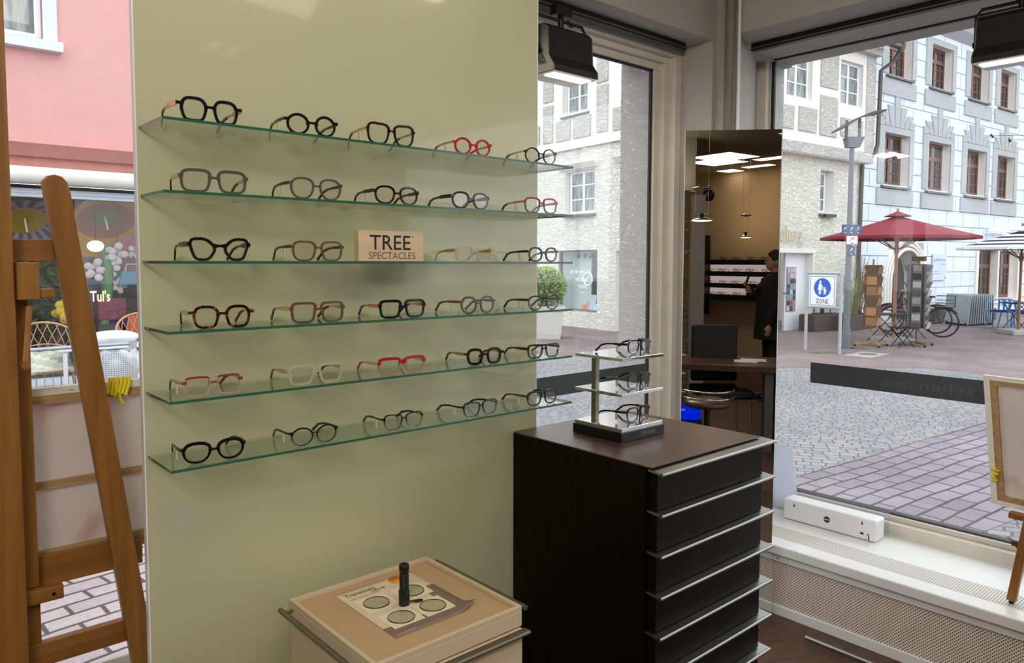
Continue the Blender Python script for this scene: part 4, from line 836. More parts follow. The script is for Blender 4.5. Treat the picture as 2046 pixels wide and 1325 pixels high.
# ---------------- grey corner house
bA = math.degrees(math.atan((-29-1023)/1494))+180; bB = math.degrees(math.atan((3100-1023)/1494)); COR = (14.07, 9.85)
TA = face_T(COR, brg(bA)); TB = face_T(COR, brg(bB)); dB = brg(bB)
g1 = thing('corner_house', 'pale roughcast corner house with relief panels, jettied upper floor and bookshop lettering', 'building', (COR[0], COR[1], ST), math.atan2(dB[1], dB[0]))
opsA = [(-4.53, -3.33, 3.04, 4.16), (-2.25, -1.05, 3.04, 4.12), (-4.8, -3.2, .43, 2.06), (-2.5, -1.3, .0, 2.03)]
b = MB(TA); wall_grid(b, -9, 0, 0, 4.78, opsA, dep=.28); b.build('lower_wall', ['roughw', 'smoothw'], g1)
opsA2 = [(-4.60, -3.58, 5.68, 7.0), (-2.25, -1.2, 5.72, 6.95)]
b = MB(TA); wall_grid(b, -9, .12, 4.80, 8.6, opsA2, y=-.05, dep=.2); b.box(-9, .12, -.08, -.05, 4.74, 4.86); b.build('upper_wall', ['smoothw', 'smoothw'], g1)
def relief(T, root, rects, y): 
    for (a, c, d, e) in rects: b = MB(T); b.box(a, c, y-.035, y-.001, d, e); b.build('relief_panel', 'reliefw', root, .01)
relief(TA, g1, [(-3.21, -2.79, 6.27, 7.35), (-3.2, -2.78, 5.03, 6.2), (-5.43, -5.0, 6.14, 7.3), (-5.43, -5.0, 5.02, 6.04), (-4.87, -4.25, 5.0, 5.55), (-4.13, -3.43, 5.0, 5.56), (-2.59, -1.93, 5.0, 5.55), (-1.8, -1.0, 5.0, 5.55), (-6.4, -5.6, 5.0, 5.55), (-.85, -.4, 5.03, 7.3)], -.05)
for (a, c, d, e) in opsA2: bwindow(g1, TA, a+.04, c, d, e, y=.10, glass='glassd')
for (a, c, d, e) in opsA[:2]: bwindow(g1, TA, a+.06, c-.02, d, e, y=.14)
# hood slabs above first floor windows
for a, c in ((-4.75, -3.2), (-2.5, -1.0)): b = MB(TA); b.prism([(a, -.04, 4.2), (c, -.04, 4.2), (c, 0, 4.2), (a, 0, 4.2)], [(a, -.16, 4.34), (c, -.16, 4.34), (c, 0, 4.40), (a, 0, 4.40)]); b.build('window_hood', 'smoothw', g1)
# bookshop window
b = MB(TA); frame_y(b, -4.8, -3.2, .43, 2.06, .04, .12, .055); f_ = b.build('shop_window', plain('bronze grey frame', srgb(120, 114, 104), .5), g1)
b = MB(TA); b.box(-4.76, -3.24, .07, .08, .47, 2.02); b.build('pane', 'pane', f_)
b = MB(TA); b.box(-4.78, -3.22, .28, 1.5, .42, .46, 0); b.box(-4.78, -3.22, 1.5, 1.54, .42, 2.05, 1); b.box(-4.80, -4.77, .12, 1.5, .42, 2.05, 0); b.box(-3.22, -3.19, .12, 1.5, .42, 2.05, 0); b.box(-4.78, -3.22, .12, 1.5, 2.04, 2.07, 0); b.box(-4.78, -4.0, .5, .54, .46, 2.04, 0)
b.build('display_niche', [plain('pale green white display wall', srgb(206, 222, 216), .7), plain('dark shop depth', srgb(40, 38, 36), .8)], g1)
for k in range(4): b = MB(TA); x = -4.3+.25*k; b.cyl((x, .34, 1.96), (x, .30, 1.86), .045, 10); b.cyl((x, .34, 2.04), (x, .34, 1.95), .01, 6); b.build('spot_lamp', 'black', g1)
b = MB(); 
for k, (tx, xx, zz_, wd) in enumerate((('ell dir vor, du', -4.35, 1.42, .80), ('ist dies', -4.12, 1.23, .46), ('nicht', -4.0, 1.05, .34), ('...', -3.95, .92, .12))):
    text_mb(tx, TA @ frame_T((xx, .062, zz_), (1, 0, 0), (0, 0, 1)), wd, None, mb=b, bold=.01)
b.build('lettering', 'winw', f_)
b = MB(TA)
ring = [(-3.62+.17*math.cos(t), .06, 1.30+.17*math.sin(t)) for t in [2*PI*k/24 for k in range(24)]]; b.tube(ring, .022, 6, closed=True); b.build('wreath_print', 'winw', f_)
for k, (s_, w_, h_, y_, cl) in enumerate(((-4.27, .13, .22, .45, (226, 150, 126)), (-4.08, .13, .24, .42, (226, 160, 140)), (-3.86, .24, .40, .4, (196, 214, 232)), (-3.62, .22, .42, .48, (120, 150, 190)), (-3.36, .18, .46, .44, (150, 60, 70)), (-4.02, .30, .55, .8, (120, 124, 120)), (-3.5, .34, .16, .3, (236, 230, 214)))):
    b = MB(TA); b.prism([(s_-w_/2, y_, .462), (s_+w_/2, y_, .462), (s_+w_/2, y_+.03, .462), (s_-w_/2, y_+.03, .462)], [(s_-w_/2, y_+.08, .462+h_), (s_+w_/2, y_+.08, .462+h_), (s_+w_/2, y_+.11, .462+h_), (s_-w_/2, y_+.11, .462+h_)])
    lb = ('small salmon book at the left of the bookshop window', 'second small salmon book in the bookshop window', 'pale blue book upright in the bookshop window', 'mid blue book beside the pale blue one in the bookshop window', 'dark red book at the right end of the bookshop window', 'large grey book behind the others in the bookshop window', 'cream book lying low at the front of the bookshop window')[k]
    tag(b.build('book', plain('book cover %d' % k, srgb(*cl), .6)), lb, 'book', 'books in the bookshop window')
# side door with card rack
b = MB(TA); b.box(-2.5, -1.3, .28, .33, 0, 2.03); b.build('door_leaf', 'winw', g1)
def card_rack(T, s0, s1, h0, h1, cols, rows, y, lab):
    r = thing('card_rack', lab, 'card rack', T @ Vector(((s0+s1)/2, y, h0))); b = MB(T); b.box(s0-.01, s1+.01, y, y+.012, h0-.01, h1+.01); b.build('backboard', plain('wire grey', srgb(150, 152, 156), .5), r); k = 0
    for i in range(cols):
        for j in range(rows):
            a = s0+(s1-s0)*i/cols; z = h0+(h1-h0)*j/rows; b = MB(T); b.box(a+.008, a+(s1-s0)/cols-.008, y-.008, y-.001, z+.01, z+(h1-h0)/rows-.012); b.build('greeting_card', CARDS[(i*5+j*3+random.randint(0, 2)) % len(CARDS)], r)
    return r
CARDS = [plain('card print %d' % k, srgb(*c), .5, var=.25, scale=50) for k, c in enumerate([(212, 206, 210), (70, 84, 140), (206, 74, 74), (176, 156, 184), (226, 180, 170), (64, 66, 72), (196, 190, 204), (150, 168, 160)])]
card_rack(TA, -2.27, -1.72, .62, 1.76, 2, 7, .26, 'rack of colourful cards on the white side door of the corner house')
text_mb('AB', TA @ frame_T((-2.36, -.03, 2.38), (1, 0, 0), (0, 0, 1)), .42, .26, bold=-.01).build('wall_lettering', plain('pale gold letters', srgb(222, 216, 170), .4), g1)
# right hand side of the corner
opsB = [(4.88, 5.5, 3.06, 4.15), (3.2, 4.60, -.0, 2.0)]
b = MB(TB); wall_grid(b, 0, 6.75, 0, 4.5, opsB, y=.0, dep=.4); b.build('lower_wall', ['roughw', 'smoothw'], g1)
opsB2 = [(3.0, 4.05, 5.78, 6.92), (5.32, 6.38, 5.87, 6.99)]
b = MB(TB); wall_grid(b, -.05, 6.98, 4.46, 7.5, opsB2, y=-.22, dep=.2); b.box(-.05, 6.98, -.22, .3, 4.44, 4.47); b.build('upper_wall', ['smoothw', 'smoothw'], g1)
b = MB(TB); b.box(-.05, 6.98, -.25, -.22, 4.46, 4.72); b.box(-.05, 7.0, -.42, -.22, 7.28, 7.48); b.box(6.55, 6.98, -.245, -.22, 4.72, 7.28); b.build('roughcast_band', 'reliefw', g1)
relief(TB, g1, [(4.40, 5.17, 6.18, 7.10), (4.41, 5.18, 4.97, 5.97), (3.5, 4.26, 4.99, 5.58), (5.35, 6.40, 5.04, 5.52), (2.2, 3.3, 4.99, 5.55), (1.6, 2.4, 5.8, 7.0)], -.22)
for (a, c, d, e) in opsB2: bwindow(g1, TB, a, c, d, e, y=-.10, glass='glassd')
bwindow(g1, TB, 4.92, 5.46, 3.06, 4.13, y=.22)
b = MB(TB); b.box(3.1, 4.72, -.04, 0, 1.99, 2.09); b.box(4.60, 4.66, -.03, 0, 0, 2.0); b.build('door_surround', 'smoothw', g1)
b = MB(TB); b.box(3.2, 3.75, .36, .42, 0, 2.0, 1); b.box(3.74, 4.6, .20, .26, 0, 2.0, 0); dl = b.build('shop_door', ['winw', 'glassdk'], g1); b = MB(TB); b.box(3.62, 3.74, .15, .17, .95, .98); b.build('door_handle', 'gutter', dl)
b = MB(TB); b.box(4.86, 4.875, -.06, 0, 2.95, 3.0); b.box(4.9, 5.4, -.16, -.10, 2.93, 3.0); b.build('security_lamp', 'black', g1)
card_rack(TB, 3.80, 4.18, .5, 1.62, 3, 8, .18, 'rack of purple and grey postcards by the door behind the zone sign')
text_mb('dlung', TB @ frame_T((3.18, -.04, 2.13), (1, 0, 0), (0, 0, 1)), .95, .56, bold=-.006).build('wall_lettering', plain('gold wall letters', srgb(196, 184, 132), .4), g1)
# roof, gutter and downpipe
b = MB(TB); b.prism([(-.4, -.60, 7.50), (7.4, -.60, 7.50), (7.4, 4.5, 10.4), (-.4, 4.5, 10.4)], [(-.4, -.60, 7.58), (7.4, -.60, 7.58), (7.4, 4.5, 10.5), (-.4, 4.5, 10.5)]); b.build('roof', 'rooft', g1)
b = MB(TB); b.tube([(-.4, -.66, 7.52), (7.55, -.66, 7.55)], .075, 10); b.tube([(7.45, -.66, 7.62), (7.45, -.66, 7.40)], [.12, .07], 10); b.tube([(7.45, -.62, 7.45), (7.40, -.5, 7.2), (7.12, -.30, 6.95), (7.10, -.28, 4.95), (7.0, -.25, 4.72), (6.72, -.08, 4.45), (6.70, -.06, .3)], .055, 10); b.build('gutter_and_downpipe', 'gutter', g1)
b = MB(TB); b.box(6.75, 6.80, 0, 6, 0, 4.5); b.box(6.98, 7.0, -.22, 6, 4.46, 9.5); b.build('gable_wall', 'smoothw', g1)
# ---------------- white ashlar house
G0 = onZ(1900, 648, ST); G0 = EYE+(G0-EYE)*1.143; G0[2] = ST; bG = math.degrees(math.atan((3070-1023)/1494)); KG = 1.143; TG = face_T(G0, brg(bG)) @ Matrix.Translation(Vector((0, 0, -.25))) @ Matrix.Diagonal(Vector((KG, 1, KG, 1))); dG = brg(bG)
g2 = thing('ashlar_house', 'tall bluish white house with painted stone joints, brown casements and arched doorway', 'building', (G0[0], G0[1], ST), math.atan2(dG[1], dG[0]))
R2 = [(-4.02, -3.0), (-1.73, -.71), (.56, 1.58), (2.58, 3.60)]; R1 = [(-3.95, -3.0), (-1.72, -.77), (.60, 1.55), (2.58, 3.46)]; R0 = [(1.56, 2.74), (2.98, 4.14)]
ops = [(a, c, 3.72, 5.0) for a, c in R2]+[(a, c, 6.45, 7.55) for a, c in R1]+[(a, c, .66, 2.12) for a, c in R0]+[(-3.62, -1.78, 0, 2.28)]
opd = [(a, c+(.24 if a > -3.99+.0 and not (a == -3.62) or c in (-3.0,) else 0), d, e) for a, c, d, e in ops]
b = MB(TG); wall_grid(b, -5.35, 16, 0, 8.1, opd, dep=.32); b.build('facade_wall', ['ashlar', 'smoothw'], g2)
for a, c in R2: bwindow(g2, TG, a-.02, c+.19, 3.72, 5.0, y=.20, mat='winbr', glass='glassdk', cols=4, rows=4, trans=.68, fr=.09)
for a, c in R1: bwindow(g2, TG, a-.02, c+.19, 6.45, 7.55, y=.20, mat='winbr', glass='glassdk', cols=4, rows=4, trans=.68, fr=.09)
for a, c in R0: bwindow(g2, TG, a+.0, c+.10, .66, 2.12, y=.18, mat='winbr', glass='glassdk', cols=4, rows=4, trans=.68, fr=.1, sill=False)
b = MB(TG); b.box(1.40, 1.56, -.05, .02, .5, 2.2); b.box(2.86, 2.98, -.05, .3, .5, 2.2); b.box(4.38, 4.5, -.05, .02, .5, 2.2); b.box(1.4, 4.36, -.05, .02, 2.12, 2.24); b.box(1.35, 4.4, -.07, .02, .52, .62); b.build('window_surround', 'smoothw', g2)
for row, (RR, h0, h1) in enumerate(((R2, 3.72, 5.0), (R1, 6.45, 7.55))):
    for a, c in RR:
        b = MB(TG); y0 = -.035; m_ = (a+c)/2+.08
        b.box(a-.30, a, y0, 0, h0, h1); b.box(c+.24, c+.46, y0, 0, h0, h1); b.box(a-.30, c+.46, y0, 0, h1, h1+.16); b.box(a-.32, c+.48, y0-.01, 0, h0-.52, h0-.12)
        if row == 0:
            for k in (-2, -1, 0, 1, 2):
                xb = m_+k*.22; xt = m_+k*.34; ht = h1+.17+(.78 if k == 0 else .52 if abs(k) == 1 else .34); b.prism([(xb-.10, y0, h1+.17), (xb+.10, y0, h1+.17), (xt+.14, y0, ht), (xt-.14, y0, ht)], [(xb-.10, 0, h1+.17), (xb+.10, 0, h1+.17), (xt+.14, 0, ht), (xt-.14, 0, ht)])
            b.box(a-.3, a-.02, y0, 0, h1+.17, h1+.36); b.box(c+.18, c+.46, y0, 0, h1+.17, h1+.36)
        b.build('stone_surround', 'stonet', g2)
# arched doorway
ax, ar, az = -2.70, .82, 1.26; N = 20; b = MB(TG); arc = [(ax+ar*math.cos(PI*k/N), az+ar*math.sin(PI*k/N)) for k in range(N+1)]
for k in range(N):
    (x0, z0), (x1, z1) = arc[k], arc[k+1]; cl = lambda x: max(-3.62, min(-1.78, x))
    f = lambda x, z: (cl(ax+(x-ax)*3), min(2.28, az+(z-az)*3))
    b.add([(x0, 0, z0), (x1, 0, z1), (f(x1, z1)[0], 0, f(x1, z1)[1]), (f(x0, z0)[0], 0, f(x0, z0)[1])], [(0, 1, 2, 3)], 0); b.add([(x0, 0, z0), (x1, 0, z1), (x1, .5, z1), (x0, .5, z0)], [(0, 1, 2, 3)], 0)
b.box(-3.62, ax-ar, 0, .5, 0, az); b.box(ax+ar, -1.78, 0, .5, 0, az); b.box(-3.62, -1.78, 0.0, .02, 2.08, 2.28); b.build('arch_infill', 'smoothw', g2)
for rr, yy in ((ar+.02, -.05), (ar+.14, -.035), (ar+.25, -.02)):
    b = MB(TG); b.tube([(ax-rr, yy, 0)]+[(ax+rr*math.cos(PI-PI*k/N), yy, az+rr*math.sin(PI*k/N)) for k in range(N+1)]+[(ax+rr, yy, 0)], .045, 8); b.build('archivolt', 'smoothw', g2)
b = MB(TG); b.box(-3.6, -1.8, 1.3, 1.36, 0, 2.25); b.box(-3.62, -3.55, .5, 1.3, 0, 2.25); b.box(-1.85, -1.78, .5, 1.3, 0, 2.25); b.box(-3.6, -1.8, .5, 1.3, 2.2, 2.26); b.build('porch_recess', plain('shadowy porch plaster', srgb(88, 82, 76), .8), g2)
b = MB(TG); b.box(-3.2, -2.2, 1.22, 1.29, 0, 2.0); b.build('entrance_door', plain('dark oak door', srgb(40, 30, 24), .5), g2)
# name plate
b = MB(TG); b.box(-1.32, -.52, -.06, -.03, 1.27, 1.99); pl = b.build('name_plate', plain('pale blue plate', srgb(188, 204, 224), .4), g2); b = text_mb('philera', TG @ frame_T((-1.26, -.0615, 1.76), (1, 0, 0), (0, 0, 1)), .66, .12)
b.build('lettering', plain('slate blue print', srgb(70, 88, 120), .5), pl); b = MB(TG); b.box(-.9, -.62, -.062, -.0605, 1.70, 1.712); b.box(-1.24, -1.02, -.062, -.0605, 1.50, 1.512); b.box(-1.24, -.82, -.062, -.0605, 1.44, 1.452); b.box(-.64, -.59, -.062, -.0605, 1.31, 1.36); b.build('small_print', plain('slate blue print', srgb(70, 88, 120), .5), pl)
b = MB(TG); b.tube([(1.96, -.14, 2.72), (4.7, -.14, 2.72)], .05, 8); b.tube([(2.3, -.4, 2.6), (4.3, -.4, 2.6)], .025, 8)
for x in (2.0, 2.5, 4.2, 4.6): b.box(x-.03, x+.03, -.42, .0, 2.62, 2.68)
b.build('awning_rail', 'winw', g2)
b = MB(TG); b.prism([(-5.35, -.30, 8.05), (16, -.30, 8.05), (16, 0, 7.85), (-5.35, 0, 7.85)], [(-5.35, -.38, 8.3), (16, -.38, 8.3), (16, 0, 8.3), (-5.35, 0, 8.3)]); b.build('cornice', plain('grey cornice', srgb(176, 178, 180), .8), g2)
b = MB(TG); b.tube([(-5.35, -.48, 8.34), (16, -.48, 8.36)], .085, 10); b.tube([(.75, -.48, 8.3), (.75, -.46, 8.05)], .06, 8); b.build('gutter', 'gutter', g2)
b = MB(TG); b.prism([(-5.35, -.45, 8.36), (16, -.45, 8.36), (16, 5, 12.6), (-5.35, 5, 12.6)], [(-5.35, -.45, 8.44), (16, -.45, 8.44), (16, 5, 12.7), (-5.35, 5, 12.7)]); b.build('roof', 'rooft', g2)
b = MB(TG); b.box(.4, 2.6, 1.0, 2.6, 9.3, 10.9); b.build('dormer', 'smoothw', g2); b = MB(TG); b.box(.8, 1.3, .94, 1.0, 9.7, 10.7); b.box(1.6, 2.1, .94, 1.0, 9.7, 10.7); b.build('dormer_window', 'winbr', g2)
for k in range(2):
    b = MB(TG); x = 2.05 if k == 0 else 3.3; b.tube([(x, -.02, 5.55), (x, -.1, 5.45)], .03, 6); b.tube([(x, -.1, 5.5), (x+3, -1.5, 5.7)], .008, 4); b.build('wire_anchor', 'black', g2)
b = MB(TG); b.box(-5.35, -5.33, 0, 5, 0, 8.2); b.build('gable_wall', 'smoothw', g2)

# ---------------- street furniture.  local x = right along the view, y = away
RZ = -TH
def at(loc): return Matrix.Translation(Vector((loc[0], loc[1], loc[2]))) @ Matrix.Rotation(RZ, 4, 'Z')
def spot(px, py): p = S(px, py); return (float(p[0]), float(p[1]), ST)
M['galv'] = plain('galvanised steel', srgb(176, 184, 188), .45, .4, var=.12, scale=40)
M['polegrey'] = plain('grey lamp post paint', srgb(104, 110, 112), .5, var=.05)
# pedestrian zone sign
L0 = spot(1609, 700); R0_ = spot(1677, 708); zs_ = thing('pedestrian_zone_sign', 'square pedestrian ZONE sign with blue disc on two galvanised posts', 'road sign', ((L0[0]+R0_[0])/2, (L0[1]+R0_[1])/2, ST))
for q in (L0, R0_): MB().cyl((q[0], q[1], ST), (q[0], q[1], 1.46), .03, 14).build('post', 'galv', zs_)
a_ = Vector(L0); c_ = Vector(R0_); dv = (c_-a_); ln = dv.length; du = dv.normalized()
for z in (1.445, .775): MB().cyl(a_+Vector((0, 0, z-ST)), c_+Vector((0, 0, z-ST)), .026, 12).build('crossbar', 'galv', zs_)
TS = frame_T(a_+Vector((0, 0, .80-ST))-Vector((du.y, -du.x, 0))*-.04, du, (0, 0, 1)); mid = ln/2
b = MB(TS); w2 = .29; b.box(mid-w2, mid+w2, .0, .60, -.004, .004, 0); sp_ = b.build('sign_panel', plain('white sign enamel', srgb(228, 234, 238), .3, var=.02), zs_)
zf = .0055
b = MB(TS); bw_ = .008
for (x0_, x1_, y0_, y1_) in ((mid-w2+.02, mid+w2-.02, .02, .028), (mid-w2+.02, mid+w2-.02, .572, .58), (mid-w2+.02, mid-w2+.028, .028, .572), (mid+w2-.028, mid+w2-.02, .028, .572)): b.box(x0_, x1_, y0_, y1_, .004, zf)
b.build('sign_border', 'black', sp_)
b = MB(TS); b.prism([(mid+.185*math.cos(t), .36+.185*math.sin(t), .004) for t in [2*PI*k/40 for k in range(40)]], [(mid+.185*math.cos(t), .36+.185*math.sin(t), zf) for t in [2*PI*k/40 for k in range(40)]]); b.build('blue_disc', plain('traffic blue', srgb(20, 84, 190), .35, var=.02), sp_)
def flat(b, pts): b.prism([(mid+x, .36+y, zf) for x, y in pts], [(mid+x, .36+y, zf+.0015) for x, y in pts])
b = MB(TS); circ = lambda cx_, cy_, r: [(cx_+r*math.cos(2*PI*k/16), cy_+r*math.sin(2*PI*k/16)) for k in range(16)]
flat(b, circ(-.045, .115, .024)); flat(b, [(-.07, .085), (-.025, .085), (-.02, .02), (.005, -.04), (-.105, -.04), (-.075, .02), (-.09, .0)]); flat(b, [(-.03, .08), (.03, -.005), (.02, -.015), (-.035, .05)]); flat(b, [(-.075, -.04), (-.055, -.04), (-.055, -.13), (-.072, -.13)]); flat(b, [(-.045, -.04), (-.025, -.04), (-.028, -.13), (-.045, -.13)])
flat(b, circ(.055, -.005, .019)); flat(b, [(.035, -.028), (.075, -.028), (.10, -.07), (.09, -.078), (.075, -.055), (.072, -.09), (.078, -.13), (.062, -.13), (.055, -.10), (.048, -.13), (.032, -.13), (.038, -.09), (.034, -.055), (.015, -.01), (.008, -.018)])
b.build('pictogram', 'winw', sp_)
text_mb('ZONE', TS @ frame_T((mid-.135, .055, zf-.001), (1, 0, 0), (0, 1, 0)), .27, .085, bold=.006).build('lettering', 'black', sp_)
# street lamp with route signs
q = spot(1690, 697); T = at(q); D_ = 15.08; k_ = D_/1491
lp_ = thing('street_lamp', 'grey street lamp with tilted reflector plate behind the zone sign', 'street lamp', q, RZ)
MB(T).cyl((0, 0, 0), (0, 0, .40), .085, 18).build('foot', 'polegrey', lp_); MB(T).cyl((0, 0, .4), (0, 0, 4.06), .066, 18, r2=.045).build('pole', 'polegrey', lp_)
b = MB(T); b.prism([(-.10, -.10, 4.04), (.12, -.10, 4.04), (.12, .10, 4.04), (-.10, .10, 4.04)], [(-.14, -.12, 4.24), (.20, -.12, 4.24), (.20, .12, 4.24), (-.14, .12, 4.24)]); b.build('lamp_head', 'polegrey', lp_)
for x, zt_ in ((-.12, 4.58), (.14, 4.62)): b = MB(T); b.bar((x, 0, 4.2), (x, 0, zt_), .03, .05); b.build('reflector_arm', 'polegrey', lp_)
b = MB(T); n_ = 8; lo_ = []; hi_ = []
for i in range(n_+1): u_ = i/n_; x = -.31+.86*u_; z = 4.36+.36*math.sin(u_*PI*.50); lo_.append((x, z)); 
for i in range(n_): (x0_, z0_), (x1_, z1_) = lo_[i], lo_[i+1]; b.prism([(x0_, -.26, z0_), (x1_, -.26, z1_), (x1_, .26, z1_), (x0_, .26, z0_)], [(x0_, -.26, z0_+.03), (x1_, -.26, z1_+.03), (x1_, .26, z1_+.03), (x0_, .26, z0_+.03)])
b.build('reflector_plate', 'gutter', lp_)
M['blues'] = plain('dark blue route sign', srgb(62, 88, 120), .45)
def routesign(x0_, x1_, z0_, z1_, mat, lab, n, txt='winw', y=-.075):
    r = thing('route_sign', lab, 'sign', T @ Vector(((x0_+x1_)/2, y, z0_)), RZ, None); b = MB(T); b.box(x0_, x1_, y-.006, y, z0_, z1_); b.build('plate', mat, r); b = MB(T)
    for i in range(n):
        xc = x0_+(x1_-x0_)*(i+.5)/n; w_ = (x1_-x0_)/n; zc2 = (z0_+z1_)/2
        b.tube([(xc-w_*.22, y-.008, zc2-.02), (xc-w_*.02, y-.008, zc2+.035), (xc+w_*.2, y-.008, zc2+.0)], .006, 5); b.tube([(xc-w_*.05, y-.008, zc2+.04), (xc+w_*.22, y-.008, zc2+.045)], .005, 5); b.box(xc-w_*.1, xc+w_*.1, y-.008, y-.006, zc2-.07, zc2-.055)
    b.build('arrow_print', txt, r); return r
routesign(-.19, .205, 2.31, 2.51, 'blues', 'blue cycle route sign with three symbols, uppermost on the street lamp', 3)
r_ = routesign(-.10, .145, 2.10, 2.295, 'winw', 'white sign with red border on the street lamp below the blue route sign', 1, 'black')
b = MB(T)
for (a1, a2, a3, a4) in ((-.10, .145, 2.10, 2.115), (-.10, .145, 2.28, 2.295), (-.10, -.085, 2.115, 2.28), (.13, .145, 2.115, 2.28)): b.box(a1, a2, -.084, -.081, a3, a4)
b.build('red_border', CLR['red'], r_)
routesign(-.055, .085, 1.89, 2.085, 'blues', 'small blue arrow sign, lowest of the three on the street lamp', 1)
# red parasol
def parasol(name, q, lab, rad, zr, za, mats, rings=1, pole=(.028, 'easel'), seg=8, stripes=0, grp=None, rot=.2):
    T = at(q); t = thing(name, lab, 'parasol', q, RZ, grp); b = MB(T); nr = max(6, stripes); vs = []; fs = []; mi = []
    for i in range(nr+1):
        u_ = i/nr; r_ = rad*u_+.01; z = za+(zr-za)*u_**.92
        for k in range(seg*2):
            a = PI*k/seg+rot; rr = r_ if k % 2 == 0 else r_*math.cos(PI/seg); dz = 0 if k % 2 == 0 else -.03*u_*0
            vs.append((rr*math.cos(a), rr*math.sin(a), z-q[2]+dz))
    m_ = seg*2
    for i in range(nr):
        for k in range(m_): fs.append((i*m_+k, i*m_+(k+1) % m_, (i+1)*m_+(k+1) % m_, (i+1)*m_+k)); mi.append((i % 2) if stripes else 0)
    for k in range(m_): fs.append(((nr)*m_+k, nr*m_+(k+1) % m_, (nr+1)*m_+(k+1) % m_, (nr+1)*m_+k)); mi.append(0)
    for k in range(m_): x, y, z = vs[nr*m_+k]; vs.append((x, y, z-.06))
    b.add(vs, fs, mi); c = b.build('canopy', mats, t); so = c.modifiers.new('s', 'SOLIDIFY'); so.thickness = .004
    b = MB(T); b.lathe((0, 0, za-q[2]), [(.001, .10), (.10, .055), (.28, -.02)], 16); b.build('vent_cap', mats[0], t); MB(T).ball((0, 0, za-q[2]+.13), .03, .03, .04, 6).build('finial', pole[1], t)
    MB(T).cyl((0, 0, .12), (0, 0, za-q[2]), pole[0], 14).build('pole', pole[1], t)
    for k in range(seg): a = 2*PI*k/seg+rot; b = MB(T); b.tube([(.03*math.cos(a), .03*math.sin(a), zr-q[2]-.28), (rad*.55*math.cos(a), rad*.55*math.sin(a), (za+zr)/2-q[2]-.03)], .011, 5); b.build('strut', pole[1], t)
    MB(T).cyl((0, 0, zr-q[2]-.34), (0, 0, zr-q[2]-.2), .05, 12).build('hub', pole[1], t)
    b = MB(T); b.box(-.34, .34, -.34, .34, .0, .12); b.build('base', plain('concrete base', srgb(168, 168, 164), .85), t, .02); return t
M['poleb'] = wood('light beech pole', srgb(176, 124, 88), srgb(200, 150, 112), .5, axis=2)
parasol('parasol', spot(1785, 686), 'wine red parasol on a light wooden pole over the bistro table', 1.56, 2.20, 2.66, [plain('wine red canopy cloth', srgb(126, 16, 36), .8, var=.04)], pole=(.036, 'poleb'))
parasol('parasol', spot(2034, 668), 'black and white striped parasol over the blue chairs', 1.42, 2.03, 2.45, [plain('white stripe cloth', srgb(226, 230, 236), .8), plain('black stripe cloth', srgb(28, 32, 40), .8)], stripes=9, pole=(.03, 'easel'), rot=0.)
# bistro tables, folding
def bistro(q, lab, w_=.72, d_=.62, h_=.68, rz=0, name='bistro_table', cat='table', grp='folding bistro tables'):
    T = at(q) @ Matrix.Rotation(rz, 4, 'Z'); t = thing(name, lab, cat, q, RZ+rz, grp); b = MB(T); b.box(-w_/2, w_/2, -d_/2, d_/2, h_-.022, h_); b.build('tabletop' if cat == 'table' else 'seat', 'blackmat', t, .004)
    for sy in (-1, 1):
        for sx in (-1, 1): b = MB(T); b.tube([(sx*w_*.40, sy*(d_/2-.03)*(1 if sx > 0 else .9), 0), (-sx*w_*.36, sy*(d_/2-.03)*(1 if sx > 0 else .9), h_-.02)], .010, 6); b.build('leg', 'blackmat', t)
    return t
bistro(spot(1768, 688), 'larger black folding bistro table under the wine red parasol', .80, .6, .66)
bistro(spot(1812, 676), 'second black folding bistro table, behind the first, under the wine red parasol', .78, .5, .66, .15)
t = bistro(spot(1803, 694), 'low black folding stool seat by the bistro table', .44, .36, .42, .1, 'folding_chair', 'chair', None)
